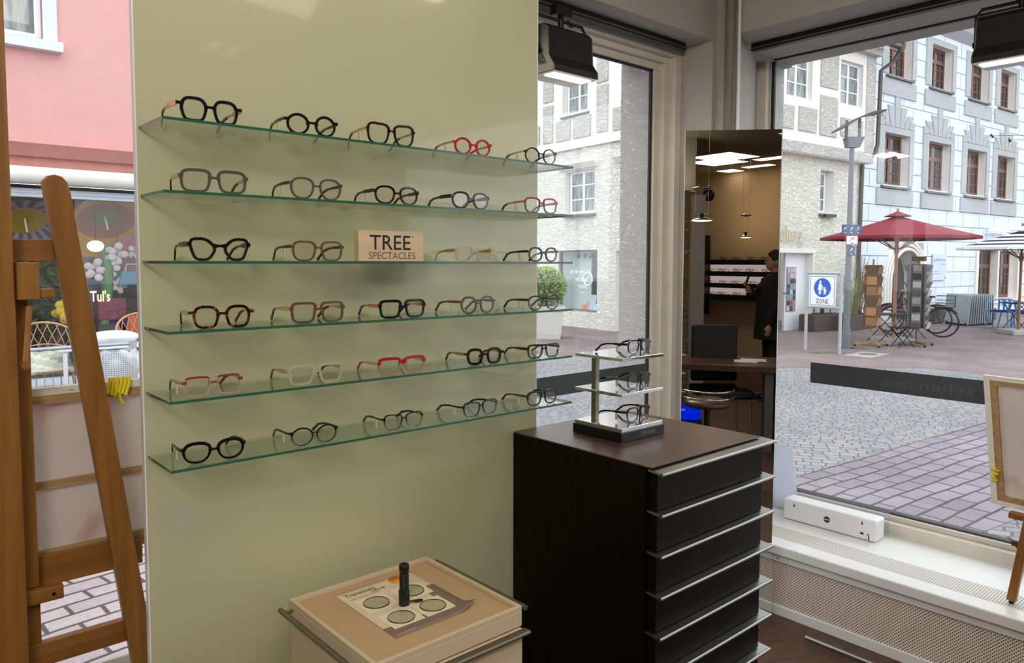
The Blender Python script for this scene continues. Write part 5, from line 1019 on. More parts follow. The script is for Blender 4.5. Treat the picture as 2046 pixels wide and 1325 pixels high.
# postcard stands
def rackstand(q, lab, mats, hb, rad, h0, h1, n, rows, base, sign=None):
    T = at(q); t = thing('postcard_stand', lab, 'postcard stand', q, RZ); MB(T).cyl((0, 0, .05), (0, 0, h1+.12), .018, 10).build('pole', base, t)
    b = MB(T); b.box(-.36, .36, -.025, .025, .05, .09); b.box(-.025, .025, -.36, .36, .05, .09); b.build('base_cross', base, t)
    for x, y in ((-.34, 0), (.34, 0), (0, -.34), (0, .34)): b = MB(T); b.cyl((x-.015, y, .03), (x+.015, y, .03), .03, 12); b.build('castor', 'black', t)
    for k in range(n):
        a = 2*PI*k/n+.35; ca_, sa_ = math.cos(a), math.sin(a); b = MB(T); px_, py_ = ca_*rad, sa_*rad; tx, ty = -sa_, ca_
        b.prism([(px_+tx*hb, py_+ty*hb, h0), (px_-tx*hb, py_-ty*hb, h0), (px_*.9-tx*hb, py_*.9-ty*hb, h0), (px_*.9+tx*hb, py_*.9+ty*hb, h0)], [(px_+tx*hb, py_+ty*hb, h1), (px_-tx*hb, py_-ty*hb, h1), (px_*.9-tx*hb, py_*.9-ty*hb, h1), (px_*.9+tx*hb, py_*.9+ty*hb, h1)])
        pk = b.build('wire_panel', mats[0], t)
        for j in range(rows):
            z = h0+(h1-h0)*j/rows; zz2 = z+(h1-h0)/rows*.86; b = MB(T); o1, o2 = 1.05, 1.28
            b.prism([(px_*o1+tx*hb*.9, py_*o1+ty*hb*.9, z+.02), (px_*o1-tx*hb*.9, py_*o1-ty*hb*.9, z+.02), (px_*(o1+.03)-tx*hb*.9, py_*(o1+.03)-ty*hb*.9, z+.02), (px_*(o1+.03)+tx*hb*.9, py_*(o1+.03)+ty*hb*.9, z+.02)], [(px_*o2+tx*hb*.9, py_*o2+ty*hb*.9, zz2), (px_*o2-tx*hb*.9, py_*o2-ty*hb*.9, zz2), (px_*(o2+.03)-tx*hb*.9, py_*(o2+.03)-ty*hb*.9, zz2), (px_*(o2+.03)+tx*hb*.9, py_*(o2+.03)+ty*hb*.9, zz2)])
            b.build('postcard', mats[1+(j+k) % (len(mats)-1)], pk)
    if sign: b = MB(T); b.box(-.15, .15, -.02, .02, h1+.06, h1+.16); b.build('header_board', sign, t)
    return t
W3 = [plain('wood ticket %d' % k, srgb(*c), .7, var=.1) for k, c in enumerate([(112, 84, 56), (150, 112, 72), (176, 134, 86), (96, 74, 54)])]
P3 = [plain('photo card %d' % k, srgb(*c), .5, var=.4, scale=40) for k, c in enumerate([(120, 118, 116), (210, 208, 204), (60, 62, 66), (176, 170, 164), (96, 100, 106)])]
rackstand(spot(1740, 692), 'rotating wooden card stand left of the parasol pole', W3, .11, .13, .42, 1.70, 5, 6, plain('ochre wood base', srgb(150, 128, 90), .7))
rackstand(spot(1830, 691), 'rotating wire stand of photo postcards right of the parasol pole', P3, .085, .20, .36, 1.72, 5, 8, plain('brass brown tube', srgb(112, 92, 66), .5), plain('olive board', srgb(86, 80, 48), .7))
# planters and plants
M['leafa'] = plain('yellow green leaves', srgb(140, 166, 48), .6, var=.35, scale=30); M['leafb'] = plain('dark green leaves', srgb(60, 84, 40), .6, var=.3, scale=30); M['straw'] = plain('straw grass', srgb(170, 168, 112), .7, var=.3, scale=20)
def planter_box(px0, px1, py, h_, lab, mat):
    a = S(px0, py[0]); c = S(px1, py[1]); a = Vector((a[0], a[1], ST)); c = Vector((c[0], c[1], ST)); d = (c-a).normalized(); nn_ = Vector((-d.y, d.x, 0)); t = thing('planter', lab, 'planter', (a+c)/2)
    b = MB(); q = [a, c, c+nn_*.45, a+nn_*.45]; b.prism(q, [p+Vector((0, 0, h_)) for p in q]); b.build('box', mat, t, .01); q2 = [p*.0+p for p in q]; b = MB(); cc_ = sum(q, Vector())/4; b.prism([cc_+(p-cc_)*.93+Vector((0, 0, h_)) for p in q], [cc_+(p-cc_)*.93+Vector((0, 0, h_+.01)) for p in q]); b.build('soil', plain('soil', srgb(70, 58, 48), .95, var=.2), t); return t, cc_, d, nn_
rust = plain('dark brown planter metal', srgb(72, 62, 58), .6, var=.1)
pl1, c1_, d1, n1 = planter_box(1626, 1692, (664, 659), .42, 'dark brown planter box against the corner house behind the zone sign', rust)
pl2, c2_, d2, n2_ = planter_box(1697, 1752, (663, 655), .38, 'dark planter box with tall grasses beside the lamp post', rust)
pl3, c3_, d3, n3_ = planter_box(1876, 1990, (644, 639), .36, 'long low dark planter along the white house wall', plain('dark slate planter', srgb(76, 78, 76), .7))
lt = thing('lantern', 'black metal lantern standing on the brown planter box', 'lantern', c1_+Vector((0, 0, .43))-d1*.1); b = MB(); cc2 = c1_-d1*.05+Vector((0, 0, .431))
for sx in (-1, 1):
    for sy in (-1, 1): b.bar(cc2+d1*sx*.16+n1*sy*.12, cc2+d1*sx*.16+n1*sy*.12+Vector((0, 0, .42)), .02)
b.build('frame', 'black', lt); b = MB(); b.box(-.2, .2, -.16, .16, 0, .02); 
b = MB(); b.bar(cc2-d1*.2+Vector((0, 0, .01)), cc2+d1*.2+Vector((0, 0, .01)), .3, .02); b.bar(cc2-d1*.2+Vector((0, 0, .43)), cc2+d1*.2+Vector((0, 0, .43)), .3, .02); b.build('plate', 'black', lt); MB().cyl(cc2+Vector((0, 0, .02)), cc2+Vector((0, 0, .3)), .05, 12).build('candle', 'blackmat', lt)
def blades(c, n, h_, spread, mat, name, lab, cat='plant', droop=.4, th=.006):
    b = MB(); c = Vector(c)
    for _ in range(n):
        a = random.random()*2*PI; r_ = random.random()*.12; hh = h_*random.uniform(.6, 1); s_ = spread*random.uniform(.4, 1); p0 = c+Vector((r_*math.cos(a), r_*math.sin(a), 0)); d = Vector((math.cos(a), math.sin(a), 0))
        b.tube([p0, p0+d*s_*.35+Vector((0, 0, hh*.65)), p0+d*s_*.75+Vector((0, 0, hh)), p0+d*s_+Vector((0, 0, hh*(1-droop*random.random())))], [th, th, th*.7, th*.2], 3, caps=False)
    return tag(b.build(name, mat), lab, cat)
blades(c2_-d2*.2+Vector((0, 0, .38)), 120, 1.1, .5, 'straw', 'ornamental_grass', 'tall straw coloured ornamental grass in the planter beside the lamp post')
blades(c2_+d2*.25+Vector((0, 0, .38)), 22, 1.6, .35, plain('bare twigs', srgb(112, 104, 84), .8), 'bare_shrub', 'bare twiggy shrub in the planter behind the card stand', droop=.05, th=.008)
def leafball(c, rx, rz, n, mat, ls=.035, seed=1, squash=1.):
    rnd = random.Random(seed); b = MB(); c = Vector(c)
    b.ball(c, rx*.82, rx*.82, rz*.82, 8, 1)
    for _ in range(n):
        u_ = rnd.uniform(-1, 1); a = rnd.uniform(0, 2*PI); s_ = math.sqrt(1-u_*u_); k = rnd.uniform(.86, 1.04); p = c+Vector((rx*s_*math.cos(a)*k, rx*s_*math.sin(a)*k, rz*u_*k))
        x = Vector((rnd.uniform(-1, 1), rnd.uniform(-1, 1), rnd.uniform(-1, 1))).normalized(); y = x.orthogonal().normalized(); l_ = ls*rnd.uniform(.7, 1.3)
        b.add([p-x*l_, p+y*l_*.45, p+x*l_, p-y*l_*.45], [(0, 1, 2, 3)], 0)
    return b
q = spot(1088, 675); T = at(q); pt = thing('potted_boxwood', 'round clipped boxwood in a pale pot before the bookshop wall', 'potted plant', q, RZ)
b = MB(T); b.prism([(-.34, -.34, 0), (.34, -.34, 0), (.34, .34, 0), (-.34, .34, 0)], [(-.42, -.42, .68), (.42, -.42, .68), (.42, .42, .68), (-.42, .42, .68)]); b.box(-.45, .45, -.45, .45, .66, .74); b.build('pot', plain('pale stone pot', srgb(206, 204, 198), .8, var=.08), pt)
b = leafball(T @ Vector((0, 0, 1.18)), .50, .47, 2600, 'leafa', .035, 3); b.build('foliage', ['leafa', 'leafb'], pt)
for (px_, py_, nn2, lab) in ((1648, 706, 60, 'low grass tuft growing at the foot of the zone sign'), (1702, 697, 50, 'low grass tuft growing at the foot of the street lamp')):
    q = spot(px_, py_); b = MB()
    for _ in range(nn2*4): x = random.gauss(0, .22); y = random.gauss(0, .07); p = at(q) @ Vector((x, y, 0)); h_ = random.uniform(.02, .07); b.add([p, p+Vector((.012, .01, 0)), p+Vector((random.uniform(-.03, .03), .01, h_))], [(0, 1, 2)], 0)
    o = b.build('grass_tuft', 'leafa'); tag(o, lab, 'grass'); 
# bicycles
def bicycle(q, rz, lab, fc, basket=True):
    T = Matrix.Translation(Vector(q)) @ Matrix.Rotation(rz, 4, 'Z'); t = thing('bicycle', lab, 'bicycle', q, rz, 'parked bicycles'); r_ = .33
    for x in (-.52, .52):
        b = MB(T); b.tube([(x+r_*math.cos(2*PI*k/32), 0, r_+.02+r_*math.sin(2*PI*k/32)) for k in range(32)], .02, 8, closed=True); wh = b.build('wheel', 'black', t)
        b = MB(T)
        for k in range(14): a = 2*PI*k/14; b.tube([(x, .02*(-1)**k, r_+.02), (x+(r_-.01)*math.cos(a), 0, r_+.02+(r_-.01)*math.sin(a))], .0018, 3, caps=False)
        b.cyl((x, -.04, r_+.02), (x, .04, r_+.02), .022, 10); b.build('spokes', 'silverw', wh)
        b = MB(T); b.tube([(x+(r_+.035)*math.cos(a), 0, r_+.02+(r_+.035)*math.sin(a)) for a in [PI*(.05+.75*k/12) for k in range(13)]], .022, 6); b.build('mudguard', fc, t)
    b = MB(T); P0 = (-.52, 0, r_+.02); BB = (-.06, 0, .30); STp = (-.20, 0, .78); HT = (.33, 0, .86); HB = (.38, 0, .68); F0 = (.52, 0, r_+.02)
    for a, c in ((P0, BB), (P0, STp), (BB, STp), (BB, HB), (STp, HB), (HT, F0)): b.tube([a, c], .018, 8)
    b.build('bike_frame', fc, t); b = MB(T); b.tube([STp, (-.22, 0, .92)], .013, 8); b.ball((-.24, 0, .95), .13, .08, .03, 6); b.build('saddle', 'black', t)
    b = MB(T); b.tube([HT, (.30, 0, 1.0)], .014, 8); b.tube([(.16, -.28, 1.03), (.28, -.2, 1.05), (.30, 0, 1.0), (.28, .2, 1.05), (.16, .28, 1.03)], .012, 8); b.build('handlebar', 'silverw', t)
    b = MB(T); b.cyl((-.06, -.06, .30), (-.06, .06, .30), .07, 14); b.tube([(-.06, -.07, .30), (.04, -.07, .17)], .01, 6); b.box(.01, .08, -.14, -.07, .16, .18); b.build('crank', 'silverw', t)
    b = MB(T); b.box(-.75, -.34, -.06, .06, .70, .715); b.tube([(-.52, .06, .36), (-.6, .06, .7)], .006, 5); b.tube([(-.52, -.06, .36), (-.6, -.06, .7)], .006, 5); b.build('luggage_rack', 'black', t)
    if basket:
        b = MB(T)
        for z in (.72, .80, .88, .98): b.tube([(-.76, -.15, z), (-.38, -.15, z), (-.38, .15, z), (-.76, .15, z)], .005, 4, closed=True)
        for k in range(8): 
            for yy in (-.15, .15): x = -.76+.38*k/7; b.tube([(x, yy, .72), (x, yy, .98)], .003, 4)
            yy = -.15+.3*k/7; b.tube([(-.76, yy, .72), (-.76, yy, .98)], .003, 4)
        b.box(-.76, -.38, -.15, .15, .717, .722); b.build('basket', 'black', t)
    return t
M['silverw'] = CLR['silver']
q = spot(1832, 672); bicycle(q, RZ+R(145), 'dark red bicycle with rear basket parked behind the postcard stand', plain('dark red bike paint', srgb(90, 20, 34), .3))
q = spot(1822, 665); bicycle(q, RZ+R(150), 'black bicycle leaning behind the dark red one before the arched doorway', 'black', False)
# stack of folded metal tables
q = spot(1940, 648); T = at(q); 
for k in range(12):
    u_ = k/11; x = -.62+1.05*u_; ang = R(62-46*u_); p = Vector((x, -.32+.35*u_, 0)); TT = T @ Matrix.Translation(p) @ Matrix.Rotation(-ang if False else ang*.55-R(10), 4, 'Z') @ Matrix.Rotation(R(4-6*u_), 4, 'X')
    t = thing('folding_tabletop', 'silver folded metal tabletop in the upright stack against the white house', 'folding table', TT @ Vector((0, 0, 0)), 0, 'stacked folded metal tables'); b = MB(TT); b.box(-.015, .015, -.36, .36, .06, .86); b.build('metal_sheet', 'galv', t, .006)
    b = MB(TT); b.box(-.03, .03, -.3, -.26, 0, .10); b.box(-.03, .03, .26, .3, 0, .10); b.build('folded_leg', 'blackmat', t)
# blue metal chairs
M['bluec'] = plain('sky blue chair enamel', srgb(84, 146, 204), .4, var=.05)
def bluechair(q, rz, lab):
    T = at(q) @ Matrix.Rotation(rz, 4, 'Z'); t = thing('metal_chair', lab, 'chair', q, RZ+rz, 'blue metal armchairs')
    b = MB(T); b.box(-.23, .23, -.22, .22, .43, .45); b.build('seat', 'bluec', t, .008); b = MB(T); b.box(-.21, .21, -.2, .2, .452, .49); b.build('seat_cushion', plain('navy cushion', srgb(32, 44, 110), .8), t, .015)
    for sx, sy in ((-1, -1), (1, -1), (-1, 1), (1, 1)): b = MB(T); b.tube([(sx*.22, sy*.2, .45), (sx*.27, sy*.27, 0)], .018, 6); b.build('leg', 'bluec', t)
    b = MB(T); b.tube([(-.26, -.22, .45), (-.30, -.18, .66), (-.28, .10, .72), (-.16, .27, .76), (.16, .27, .76), (.28, .10, .72), (.30, -.18, .66), (.26, -.22, .45)], .014, 8); b.build('armrest', 'bluec', t)
    b = MB(T); 
    for x in (-.12, 0, .12): b.bar((x, .20, .45), (x*1.1, .27, .76), .05, .012, up=(0, 1, 0))
    b.build('backrest', 'bluec', t); return t
bluechair(spot(1998, 656), -.9, 'blue metal armchair nearest the stacked tables under the striped parasol'); bluechair(spot(2026, 655), .4, 'blue metal armchair beside the striped parasol pole'); bluechair(spot(2050, 662), 1.2, 'blue metal armchair at the edge of the view under the striped parasol')
bistro(spot(2040, 660), 'round dark cafe table between the blue armchairs', .8, .7, .72, 0, 'cafe_table', 'table', None)

# ================================================================== pink shop across the lane
PK = 11.2
pkw = plain('pink render', srgb(216, 162, 157), .85, var=.05, scale=4, bump=.1); pkd = plain('dusky pink moulding', srgb(188, 130, 120), .8, var=.08, scale=5)
pb = thing('pink_house', 'pink rendered house with flower shop window across the lane', 'building', (0, PK, ST))
b = MB(); wz = lambda h: h
T0 = Matrix.Translation(Vector((0, PK, 0)))
b = MB(T0); wall_grid(b, -7, 6, 3.11, 9.0, [(-.1, 1.92, 4.46, 6.2)], dep=.18); b.build('upper_wall', [pkw, pkd], pb)
b = MB(T0); b.prism([(-7, -.10, 2.96), (6, -.10, 2.96), (6, .3, 2.96), (-7, .3, 2.96)], [(-7, -.22, 3.11), (6, -.22, 3.11), (6, .3, 3.11), (-7, .3, 3.11)]); b.box(-7, 6, -.03, .3, 2.79, 2.96); b.build('moulding', pkd, pb)
b = MB(T0); frame_y(b, -.1, 1.92, 4.46, 6.2, .10, .16, .07); b.box(.85, .97, .09, .16, 4.5, 6.2); f_ = b.build('window', 'winw', pb); b = MB(T0); b.box(-.05, 1.88, .12, .13, 4.5, 6.15); b.build('pane', 'glassd', f_)
b = MB(T0); b.box(1.92, 2.08, -.03, .02, 4.36, 6.3); b.box(-.3, -.1, -.03, .02, 4.36, 6.3); b.box(-.3, 2.12, -.14, .05, 4.30, 4.42); b.build('window_casing', plain('weathered white timber', srgb(214, 220, 224), .6, var=.08, scale=12), f_)
b = MB(T0); b.tube([(-7, -.30, 2.70), (6, -.30, 2.70)], .11, 16); b.box(-7, 6, -.30, 0, 2.70, 2.80); b.build('awning_roll', plain('weathered white awning cloth', srgb(222, 218, 210), .8, var=.08, scale=6, bump=.2), pb)
b = MB(T0); b.box(-7, 6, -.06, .06, 2.455, 2.56); b.box(-7, 6, -.09, .0, 2.50, 2.53); b.box(-7, 6, -.02, .1, ST, .12); b.box(3.4, 3.6, -.02, .1, .1, 2.5); b.box(-.6, -.4, -.02, .1, .1, 2.5); sw = b.build('shop_front_frame', plain('pale blue white shop frame', srgb(222, 232, 242), .4), pb)
MB(T0).box(-7, 6, .02, .03, .12, 2.46).build('pane', 'pane', sw)
b = MB(T0); b.box(-7, 6, 1.9, 2.0, ST, 2.6, 0); b.box(-7, 6, .1, 2.0, 2.56, 2.62, 0); b.box(-7, 6, .1, 2.0, ST, .12, 0); b.box(-.6, -.5, .1, 2.0, ST, 2.6, 0); b.box(3.9, 4.0, .1, 2.0, ST, 2.6, 0)
for k in range(9): x = .4+.4*k; b.box(x, x+.30, 1.6, 1.85, .12, .7+.35*((k*7) % 4), 1+(k % 3))
b.build('shop_interior', [plain('dim shop wall', srgb(96, 98, 100), .9, var=.35, scale=2.5), plain('shelf goods grey', srgb(112, 118, 122), .8, var=.3), plain('shelf goods plum', srgb(96, 74, 88), .8, var=.3), plain('shelf goods teal', srgb(76, 104, 110), .8, var=.3)], pb)
b = text_mb("Tul's", frame_T((2.36, PK-.0, 1.02+.08), (1, 0, 0), (0, 0, 1)), .24, .15, bold=.012); b.build('neon_lettering', emit('orange neon lettering', (1, .62, .4, 1), 2.2), pb)
# flower parasols hanging in the window
def flower_parasol(c, rad, tilt, rings, lab, petals=0):
    T = Matrix.Translation(Vector(c)) @ Matrix.Rotation(tilt, 4, 'X'); t = thing('flower_parasol', lab, 'parasol', c, 0, 'flower parasols in the pink shop'); b = MB(T); N_ = 36; prev = 0.
    for k, (r0, r1, z0, z1) in enumerate(rings):
        vs = []
        for r, z in ((r0, z0), (r1, z1)):
            for j in range(N_): a = 2*PI*j/N_; sc_ = (1+.07*math.cos(a*petals)) if (petals and r == r1 and k == len(rings)-1) else 1; vs.append((rad*r*sc_*math.cos(a), rad*r*sc_*math.sin(a), rad*z))
        fs = [(j, (j+1) % N_, N_+(j+1) % N_, N_+j) for j in range(N_)]; mi = [(k if not (k == len(rings)-1 and petals > 20 and j % 2) else k+1) for j in range(N_)]
        b.add(vs, fs, mi, False)
    return t, b, T
m1 = [plain('seed green', srgb(120, 122, 96), .8), plain('dusky rose disc', srgb(150, 96, 84), .8, var=.15), plain('burnt orange petal foot', srgb(176, 96, 46), .8, var=.15), plain('sunflower yellow petal', srgb(196, 152, 30), .8, var=.15)]
t, b, T = flower_parasol(onY(214, 452, 11.75), .64, R(-40), [(0.001, .26, .30, .28), (.26, .5, .28, .2), (.5, .6, .2, .16), (.6, 1.0, .16, -.1)], 'yellow sunflower parasol hung open in the pink shop window', 9)
o = b.build('canopy', m1, t); o.modifiers.new('s', 'SOLIDIFY').thickness = .004; MB(T).cyl((0, 0, .2), (0, 0, -.06), .012, 8).build('shaft', 'winw', t)
area('pink_shop_fill_light', (1.6, 12.3, 2.45), 1.2, 60, (1, .95, .85))  # unseen area light added to brighten the goods behind the pane
m2 = [plain('daisy yellow disc', srgb(176, 144, 46), .8, var=.15), plain('lilac grey petal', srgb(150, 140, 158), .8), plain('deep slate petal gap', srgb(96, 88, 106), .8)]
t, b, T = flower_parasol(onY(52, 452, 11.75), .50, R(-40), [(.001, .52, .28, .2), (.52, 1.0, .2, -.08)], 'white and lilac daisy parasol hung open at the left of the pink shop window', 36)
o = b.build('canopy', m2, t); o.modifiers.new('s', 'SOLIDIFY').thickness = .004; MB(T).cyl((0, 0, .2), (0, 0, -.1), .012, 8).build('shaft', 'winw', t)
def blossom(px_, py_, Y, r_, mats, lab, seed=0, n=12, cat='flower', grp='hanging paper flowers'):
    c = Vector(onY(px_, py_, Y)); rnd = random.Random(seed); b = MB()
    for k in range(n):
        a = 2*PI*k/n*2.4; rr = r_*(.35+.5*(k/n)); d = Vector((math.cos(a)*rr, rnd.uniform(-.3, .3)*r_, math.sin(a)*rr)); b.ball(c+d, r_*.38, r_*.12, r_*.34, 5, k % len(mats))
    o = b.build('paper_flower', mats); return tag(o, lab, cat, grp)
pw = [plain('blush paper', srgb(206, 180, 184), .8, var=.08), plain('pearl paper', srgb(196, 188, 192), .8)]
blossom(190, 540, 11.6, .15, pw, 'blush paper flower hanging below the warm lamp in the pink shop', 1); blossom(231, 508, 11.6, .15, pw, 'large pearl paper flower just under the sunflower parasol', 2)
blossom(221, 536, 11.65, .13, pw, 'pearl paper flower crossing the green stem in the pink shop', 3); blossom(236, 571, 11.6, .11, pw, 'lowest blush paper flower beside the teal bag', 4); blossom(272, 503, 11.65, .12, pw, 'paper flower against the panel edge in the pink shop', 5)
yl = [plain('chrome yellow petals', srgb(208, 172, 36), .7, var=.1)]
blossom(133, 621, 11.3, .17, yl, 'large yellow blossom low in the pink shop window behind the easel', 6, 14, grp='yellow blossoms in the shop'); blossom(134, 601, 11.35, .07, yl, 'small yellow blossom above the large one in the pink shop window', 7, 8, grp='yellow blossoms in the shop')
grn = [plain('banded green felt', srgb(84, 128, 76), .8, var=.3, scale=14), plain('dark green felt', srgb(56, 92, 56), .8, var=.2)]
p1_ = Vector(onY(214, 492, 11.7)); p2_ = Vector(onY(208, 650, 11.5)); tag(MB().tube([p1_, (p1_+p2_)/2+Vector((.03, 0, 0)), p2_], [.075, .07, .06], 10).build('felt_stem', grn), 'thick banded green felt flower stem hanging in the pink shop window', 'decoration')
p1_ = Vector(onY(238, 530, 11.8)); p2_ = Vector(onY(230, 640, 11.7)); tag(MB().tube([p1_, p2_], [.06, .05], 10).build('felt_stem', grn[1]), 'thinner dark green felt stem beside the banded one in the pink shop', 'decoration')
c = onY(191, 492, 11.7); lt_ = thing('warm_lamp', 'warm glowing beaded lamp hanging beside the sunflower parasol in the pink shop', 'lamp', c); b = MB(); b.ball(c, .11, .11, .08, 8); b.build('lamp_shade', emit('warm bead lamp', (1, .8, .5, 1), 2.0), lt_); MB().cyl(Vector(c)+Vector((0, 0, .07)), Vector(c)+Vector((0, 0, .45)), .006, 6).build('cord', 'black', lt_)
c = Vector(onY(263, 556, 11.5)); bg_ = thing('hanging_bag', 'teal felt handbag hanging at the right of the pink shop window', 'bag', c); b = MB(); b.prism([c+Vector(v) for v in ((-.17, -.04, -.09), (.15, -.04, -.09), (.15, .04, -.09), (-.17, .04, -.09))], [c+Vector(v) for v in ((-.12, -.03, .1), (.14, -.03, .1), (.14, .03, .1), (-.12, .03, .1))]); b.build('bag_body', plain('teal felt', srgb(74, 120, 146), .85), bg_); MB().tube([c+Vector((-.08, 0, .1)), c+Vector((-.06, 0, .2)), c+Vector((.06, 0, .2)), c+Vector((.08, 0, .1))], .008, 6).build('handle', CARDS[0], bg_)
c = Vector(onY(252, 512, 11.95)); b = MB(); b.prism([c+Vector(v) for v in ((-.12, 0, -.25), (.15, 0, -.25), (.15, .05, -.25), (-.12, .05, -.25))], [c+Vector(v) for v in ((-.10, 0, .3), (.25, 0, .3), (.25, .05, .3), (-.10, .05, .3))]); tag(b.build('pink_cloth', plain('rose pink cloth', srgb(176, 112, 116), .9, var=.15)), 'rose pink cloth hanging behind the teal bag in the pink shop', 'cloth')
c = onY(80, 590, 11.8); b = leafball(c, .32, .62, 500, 'leafb', .07, 9); tag(b.build('climbing_plant', ['leafb', plain('dim inner leaves', srgb(48, 60, 50), .9)]), 'dark green climbing plant behind the easel in the pink shop', 'plant')
for k, (x0_, x1_, y0_, y1_, cl, lab) in enumerate(((196, 250, 596, 640, (126, 62, 82), 'plum flower crate behind the white cushion'), (196, 250, 618, 650, (84, 52, 110), 'purple lavender box in front of the plum crate'), (96, 125, 575, 640, (120, 108, 122), 'lilac cabinet standing left of the yellow blossoms'), (165, 200, 560, 640, (88, 96, 116), 'slate blue box behind the easel leg in the pink shop'))):
    a = onY(x0_, y1_, 11.5+.1*k); c = onY(x1_, y0_, 11.5+.1*k); b = MB(); b.box(a[0], c[0], 11.45+.1*k, 11.8+.1*k, a[2], c[2]); tag(b.build('flower_crate', plain('crate tone %d' % k, srgb(*cl), .8, var=.3, scale=20), bev=.01), lab, 'crate')
c = Vector(onY(264, 650, 11.0)); b = MB(); b.lathe((c.x, 10.95, c.z-.22), [(.02, .36), (.06, .30), (.10, .1), (.11, 0), (.001, 0)], 14); tag(b.build('terracotta_vase', plain('terracotta', srgb(182, 84, 52), .7)), 'orange terracotta vase behind the metal barrier at the pink shop', 'vase')
# wicker chairs
M['wick'] = plain('peeled wicker', srgb(196, 152, 122), .6, var=.15, scale=40)
def wicker(cx_, cy_, lab, sc_=1., cushion=True):
    t = thing('wicker_chair', lab, 'chair', (cx_, cy_, ST), 0, 'wicker armchairs by the pink shop'); z0 = ST
    def P(u_, v): # u angle -1..1 around the back, v 0..1 seat to rim
        a = u_*R(118); rr = .27+.07*v; zt_ = .46+v*(.20+.30*math.cos(a*.62)**2); return Vector((cx_+sc_*rr*math.sin(a), cy_+sc_*(rr*math.cos(a)*.85), z0+sc_*zt_))
    b = MB()
    for s_ in (-1, 1):
        for k in range(-6, 20):
            pts = []
            for j in range(9): v = j/8; u_ = (-1+2*(k/16)+s_*(v-.5)*.34); 
            pts = [P(max(-1, min(1, -1+2*(k+.5)/14+s_*(j/8-.5)*.34)), j/8) for j in range(9) if abs(-1+2*(k+.5)/14+s_*(j/8-.5)*.34) <= 1.0]
            if len(pts) > 2: b.tube(pts, .0055*sc_, 4, caps=False)
    b.build('woven_back', 'wick', t); b = MB()
    for v in (0, .5, 1.): b.tube([P(-1+2*j/20, v) for j in range(21)], (.013 if v != .5 else .008)*sc_, 6)
    b.tube([P(-1, 1), P(-1, 0)], .014*sc_, 6); b.tube([P(1, 1), P(1, 0)], .014*sc_, 6); b.build('rim', 'wick', t)
    b = MB(); 
    for k in range(12): r_ = .27*sc_*(k+1)/12; b.tube([(cx_+r_*math.cos(2*PI*j/24), cy_-.03+r_*math.sin(2*PI*j/24)*.95, z0+.455*sc_) for j in range(24)], .009*sc_, 4, closed=True)
    b.build('seat', 'wick', t)
    for sx, sy in ((-1, -1), (1, -1), (-1, 1), (1, 1)): b = MB(); b.tube([(cx_+sx*.2*sc_, cy_+sy*.18*sc_, z0+.45*sc_), (cx_+sx*.24*sc_, cy_+sy*.22*sc_, z0)], .014*sc_, 6); b.build('leg', 'wick', t)
    b = MB(); 
    for k in range(20): a = 2*PI*k/20; b.tube([(cx_+.26*math.cos(a)*sc_, cy_+.25*math.sin(a)*sc_, z0+.45*sc_), (cx_+.27*math.cos(a)*sc_, cy_+.26*math.sin(a)*sc_, z0+.22*sc_)], .004, 4, caps=False)
    b.tube([(cx_+.27*math.cos(2*PI*k/24)*sc_, cy_+.26*math.sin(2*PI*k/24)*sc_, z0+.22*sc_) for k in range(24)], .01, 5, closed=True); b.build('apron', 'wick', t)
    return t
cpos = onY(96, 715, 10.15); wicker(float(cpos[0]), 10.15, 'wicker armchair with green and blue checked cushion before the pink shop', 1.05)
cu_ = thing('seat_cushion', 'green and blue checked cushion leaning in the wicker armchair', 'cushion', (cpos[0], 10.05, ST+.5)); 
ckm = [plain('check green', srgb(186, 194, 150), .9), plain('check blue', srgb(176, 196, 204), .9), plain('check cream', srgb(220, 216, 196), .9)]
b = MB(); nx_ = 6; vs = []; 
for j in range(nx_+1):
    for i in range(nx_+1): u_, v = i/nx_, j/nx_; vs.append((cpos[0]-.22+.44*u_, 9.90+.30*v, ST+.50+.09*v*v*2+.04*math.sin(PI*u_)*math.sin(PI*v)+.012*((i+j) % 2)))
nn3 = len(vs); vs += [(x, y, z-.06) for x, y, z in vs]; fs = []; mi = []
for j in range(nx_):
    for i in range(nx_): a = j*(nx_+1)+i; fs += [(a, a+1, a+nx_+2, a+nx_+1), (nn3+a+nx_+1, nn3+a+nx_+2, nn3+a+1, nn3+a)]; k = (i//1+j//1) % 3; mi += [k, k]
for i in range(nx_): 
    for (a, c) in ((i, i+1), (nx_*(nx_+1)+i+1, nx_*(nx_+1)+i), ((i+1)*(nx_+1), i*(nx_+1)), (i*(nx_+1)+nx_, (i+1)*(nx_+1)+nx_)): fs.append((a, c, nn3+c, nn3+a)); mi.append(2)
b.add(vs, fs, mi, True); b.build('quilted_cover', ckm, cu_)
cpos2 = onY(300, 715, 10.4); wicker(float(cpos2[0]), 10.45, 'second wicker armchair, half hidden by the cream panel edge', 1.1)
